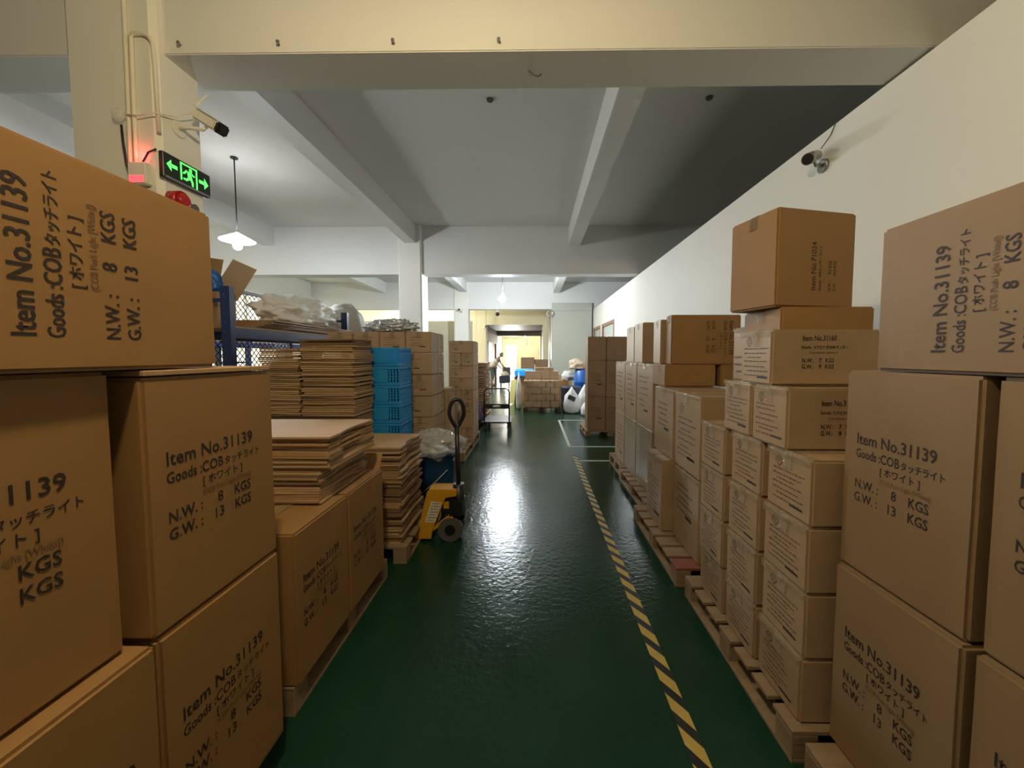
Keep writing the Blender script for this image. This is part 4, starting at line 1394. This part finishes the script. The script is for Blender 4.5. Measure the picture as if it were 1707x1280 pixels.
# ------------------------------------------------------------------ person
def skinned(name, joints, edges, m, parent, sub=2, root=0):
    me = bpy.data.meshes.new(name)
    me.from_pydata([j[0] for j in joints], edges, [])
    o = link(name, me, parent)
    md = o.modifiers.new('skin', 'SKIN')
    for i, v in enumerate(me.skin_vertices[0].data):
        r = joints[i][1]
        v.radius = r if isinstance(r, tuple) else (r, r)
        v.use_root = i == root
    md.use_smooth_shade = True
    s = o.modifiers.new('sub', 'SUBSURF')
    s.levels = s.render_levels = sub
    bpy.context.view_layer.update()
    dg = bpy.context.evaluated_depsgraph_get()
    m2 = bpy.data.meshes.new_from_object(o.evaluated_get(dg))
    o.modifiers.clear()
    o.data = m2
    m2.materials.clear()
    m2.materials.append(m)
    return o
def person():
    k = thing('person', 'person in pale shirt and teal trousers bending over a dark cart', 'person', (-2.06, 19.75, 0), R(-20))
    # faces +x, bent forward at the hip
    J = [((0, 0, .92), (.13, .15)), ((.10, 0, 1.10), (.12, .14)), ((.24, 0, 1.30), (.12, .17)), ((.34, 0, 1.42), (.06, .07)), ((.41, 0, 1.50), .055),
         ((0, -.10, .86), .095), ((.03, -.11, .50), .065), ((-.03, -.11, .10), .045), ((.10, -.11, .04), .04),
         ((0, .10, .86), .095), ((-.06, .11, .50), .065), ((-.14, .11, .12), .045), ((-.02, .11, .04), .04),
         ((.26, -.20, 1.32), .055), ((.36, -.23, 1.08), .042), ((.52, -.20, .92), .034), ((.58, -.19, .88), .036),
         ((.26, .20, 1.32), .055), ((.38, .22, 1.08), .042), ((.54, .18, .94), .034), ((.60, .17, .90), .036)]
    Eg = [(0, 1), (1, 2), (2, 3), (3, 4), (0, 5), (5, 6), (6, 7), (7, 8), (0, 9), (9, 10), (10, 11), (11, 12), (2, 13), (13, 14), (14, 15), (15, 16), (2, 17), (17, 18), (18, 19), (19, 20)]
    body = skinned('body', J, Eg, M['skin'], k)
    # fingers
    for s, (hx, hy, hz) in ((-1, (.58, -.19, .88)), (1, (.60, .17, .90))):
        for f in range(5):
            dy = (f - 2) * .018
            bm = bmesh.new()
            ln = (.05, .075, .08, .075, .06)[f]
            bm_tube(bm, [(hx + .01, hy + dy, hz), (hx + .03 + ln * .5, hy + dy * 1.1, hz - .02), (hx + .02 + ln * .7, hy + dy * 1.1, hz - .055)], .0085, 6)
            obj('finger', bm, M['skin'], body)
    bm = bmesh.new()
    bmesh.ops.create_uvsphere(bm, u_segments=20, v_segments=14, radius=1)
    for v in bm.verts:
        x, y, z = v.co
        if x > .8 and abs(y) < .25 and -.35 < z < .15:
            x += .16
        if abs(y) > .9 and -.2 < z < .2 and abs(x) < .3:
            y *= 1.1
        if z < -.4:
            x += .05
            y *= .85
        v.co = (x * .098, y * .077, z * .12)
    for f in bm.faces:
        f.smooth = True
    head = obj('head', bm, M['skin'], k, (.47, 0, 1.565), (0, R(28), 0))
    for y in (-.03, .03):
        bm = bmesh.new()
        bmesh.ops.create_uvsphere(bm, u_segments=8, v_segments=6, radius=.011)
        obj('eye', bm, M['black'], head, (.09, y, .012))
    obj('mouth', bx(.088, .094, -.022, .022, -.055, -.049), M['red'], head)
    bm = bmesh.new()
    bmesh.ops.create_uvsphere(bm, u_segments=20, v_segments=14, radius=1)
    bmesh.ops.delete(bm, geom=[v for v in bm.verts if v.co.x > .45 and v.co.z < .45 or v.co.z < -.5], context='VERTS')
    for v in bm.verts:
        v.co = (v.co.x * .107 - .006, v.co.y * .086, v.co.z * .128 + .006)
    obj('hair', bm, M['hair'], head)
    # clothes
    skinned('shirt', [((-.005, 0, .90), (.15, .17)), ((.10, 0, 1.10), (.14, .16)), ((.24, 0, 1.30), (.14, .185)), ((.325, 0, 1.40), (.075, .085)),
                      ((.26, -.20, 1.32), .07), ((.33, -.225, 1.15), .06), ((.26, .20, 1.32), .07), ((.34, .215, 1.15), .06)],
            [(0, 1), (1, 2), (2, 3), (2, 4), (4, 5), (2, 6), (6, 7)], M['shirt'], k)
    skinned('trousers', [((0, 0, .93), (.15, .17)), ((0, -.10, .84), .112), ((.03, -.11, .50), .085), ((.005, -.11, .32), .075),
                         ((0, .10, .84), .112), ((-.06, .11, .50), .085), ((-.10, .11, .32), .075)],
            [(0, 1), (1, 2), (2, 3), (0, 4), (4, 5), (5, 6)], M['trousers'], k)
    for x, y in ((.04, -.11), (-.08, .11)):
        obj('shoe', bx(x - .09, x + .16, y - .05, y + .05, 0, .09, .03, 3), M['brownframe'], k)
person()
def cart():
    k = thing('hand_cart', 'small cart with a dark blue box before the bending person', 'cart', (-1.42, 19.3, 0))
    obj('box', bx(-.27, .27, -.2, .25, .16, .52, .02), M['navy'], k)
    obj('load', blob(.45, .4, .22, 51, .3, 3), M['paper'], k, (0, .05, .52))
    obj('back_panel', bx(-.12, .27, .2, .26, .52, .95, .01), M['rubber'], k)
    for x in (-.2, .2):
        for y in (-.12, .18):
            bm = bmesh.new()
            bm_cyl(bm, (x - .02, y, .08), (x + .02, y, .08), .08, seg=16)
            obj('wheel', bm, M['rubber'], k)
cart()
tag(obj('wooden_post', bx(-2.06, -1.97, 20.6, 20.69, 0, 2.15), M['wood_red']), 'reddish wooden post standing behind the bending person', 'post')
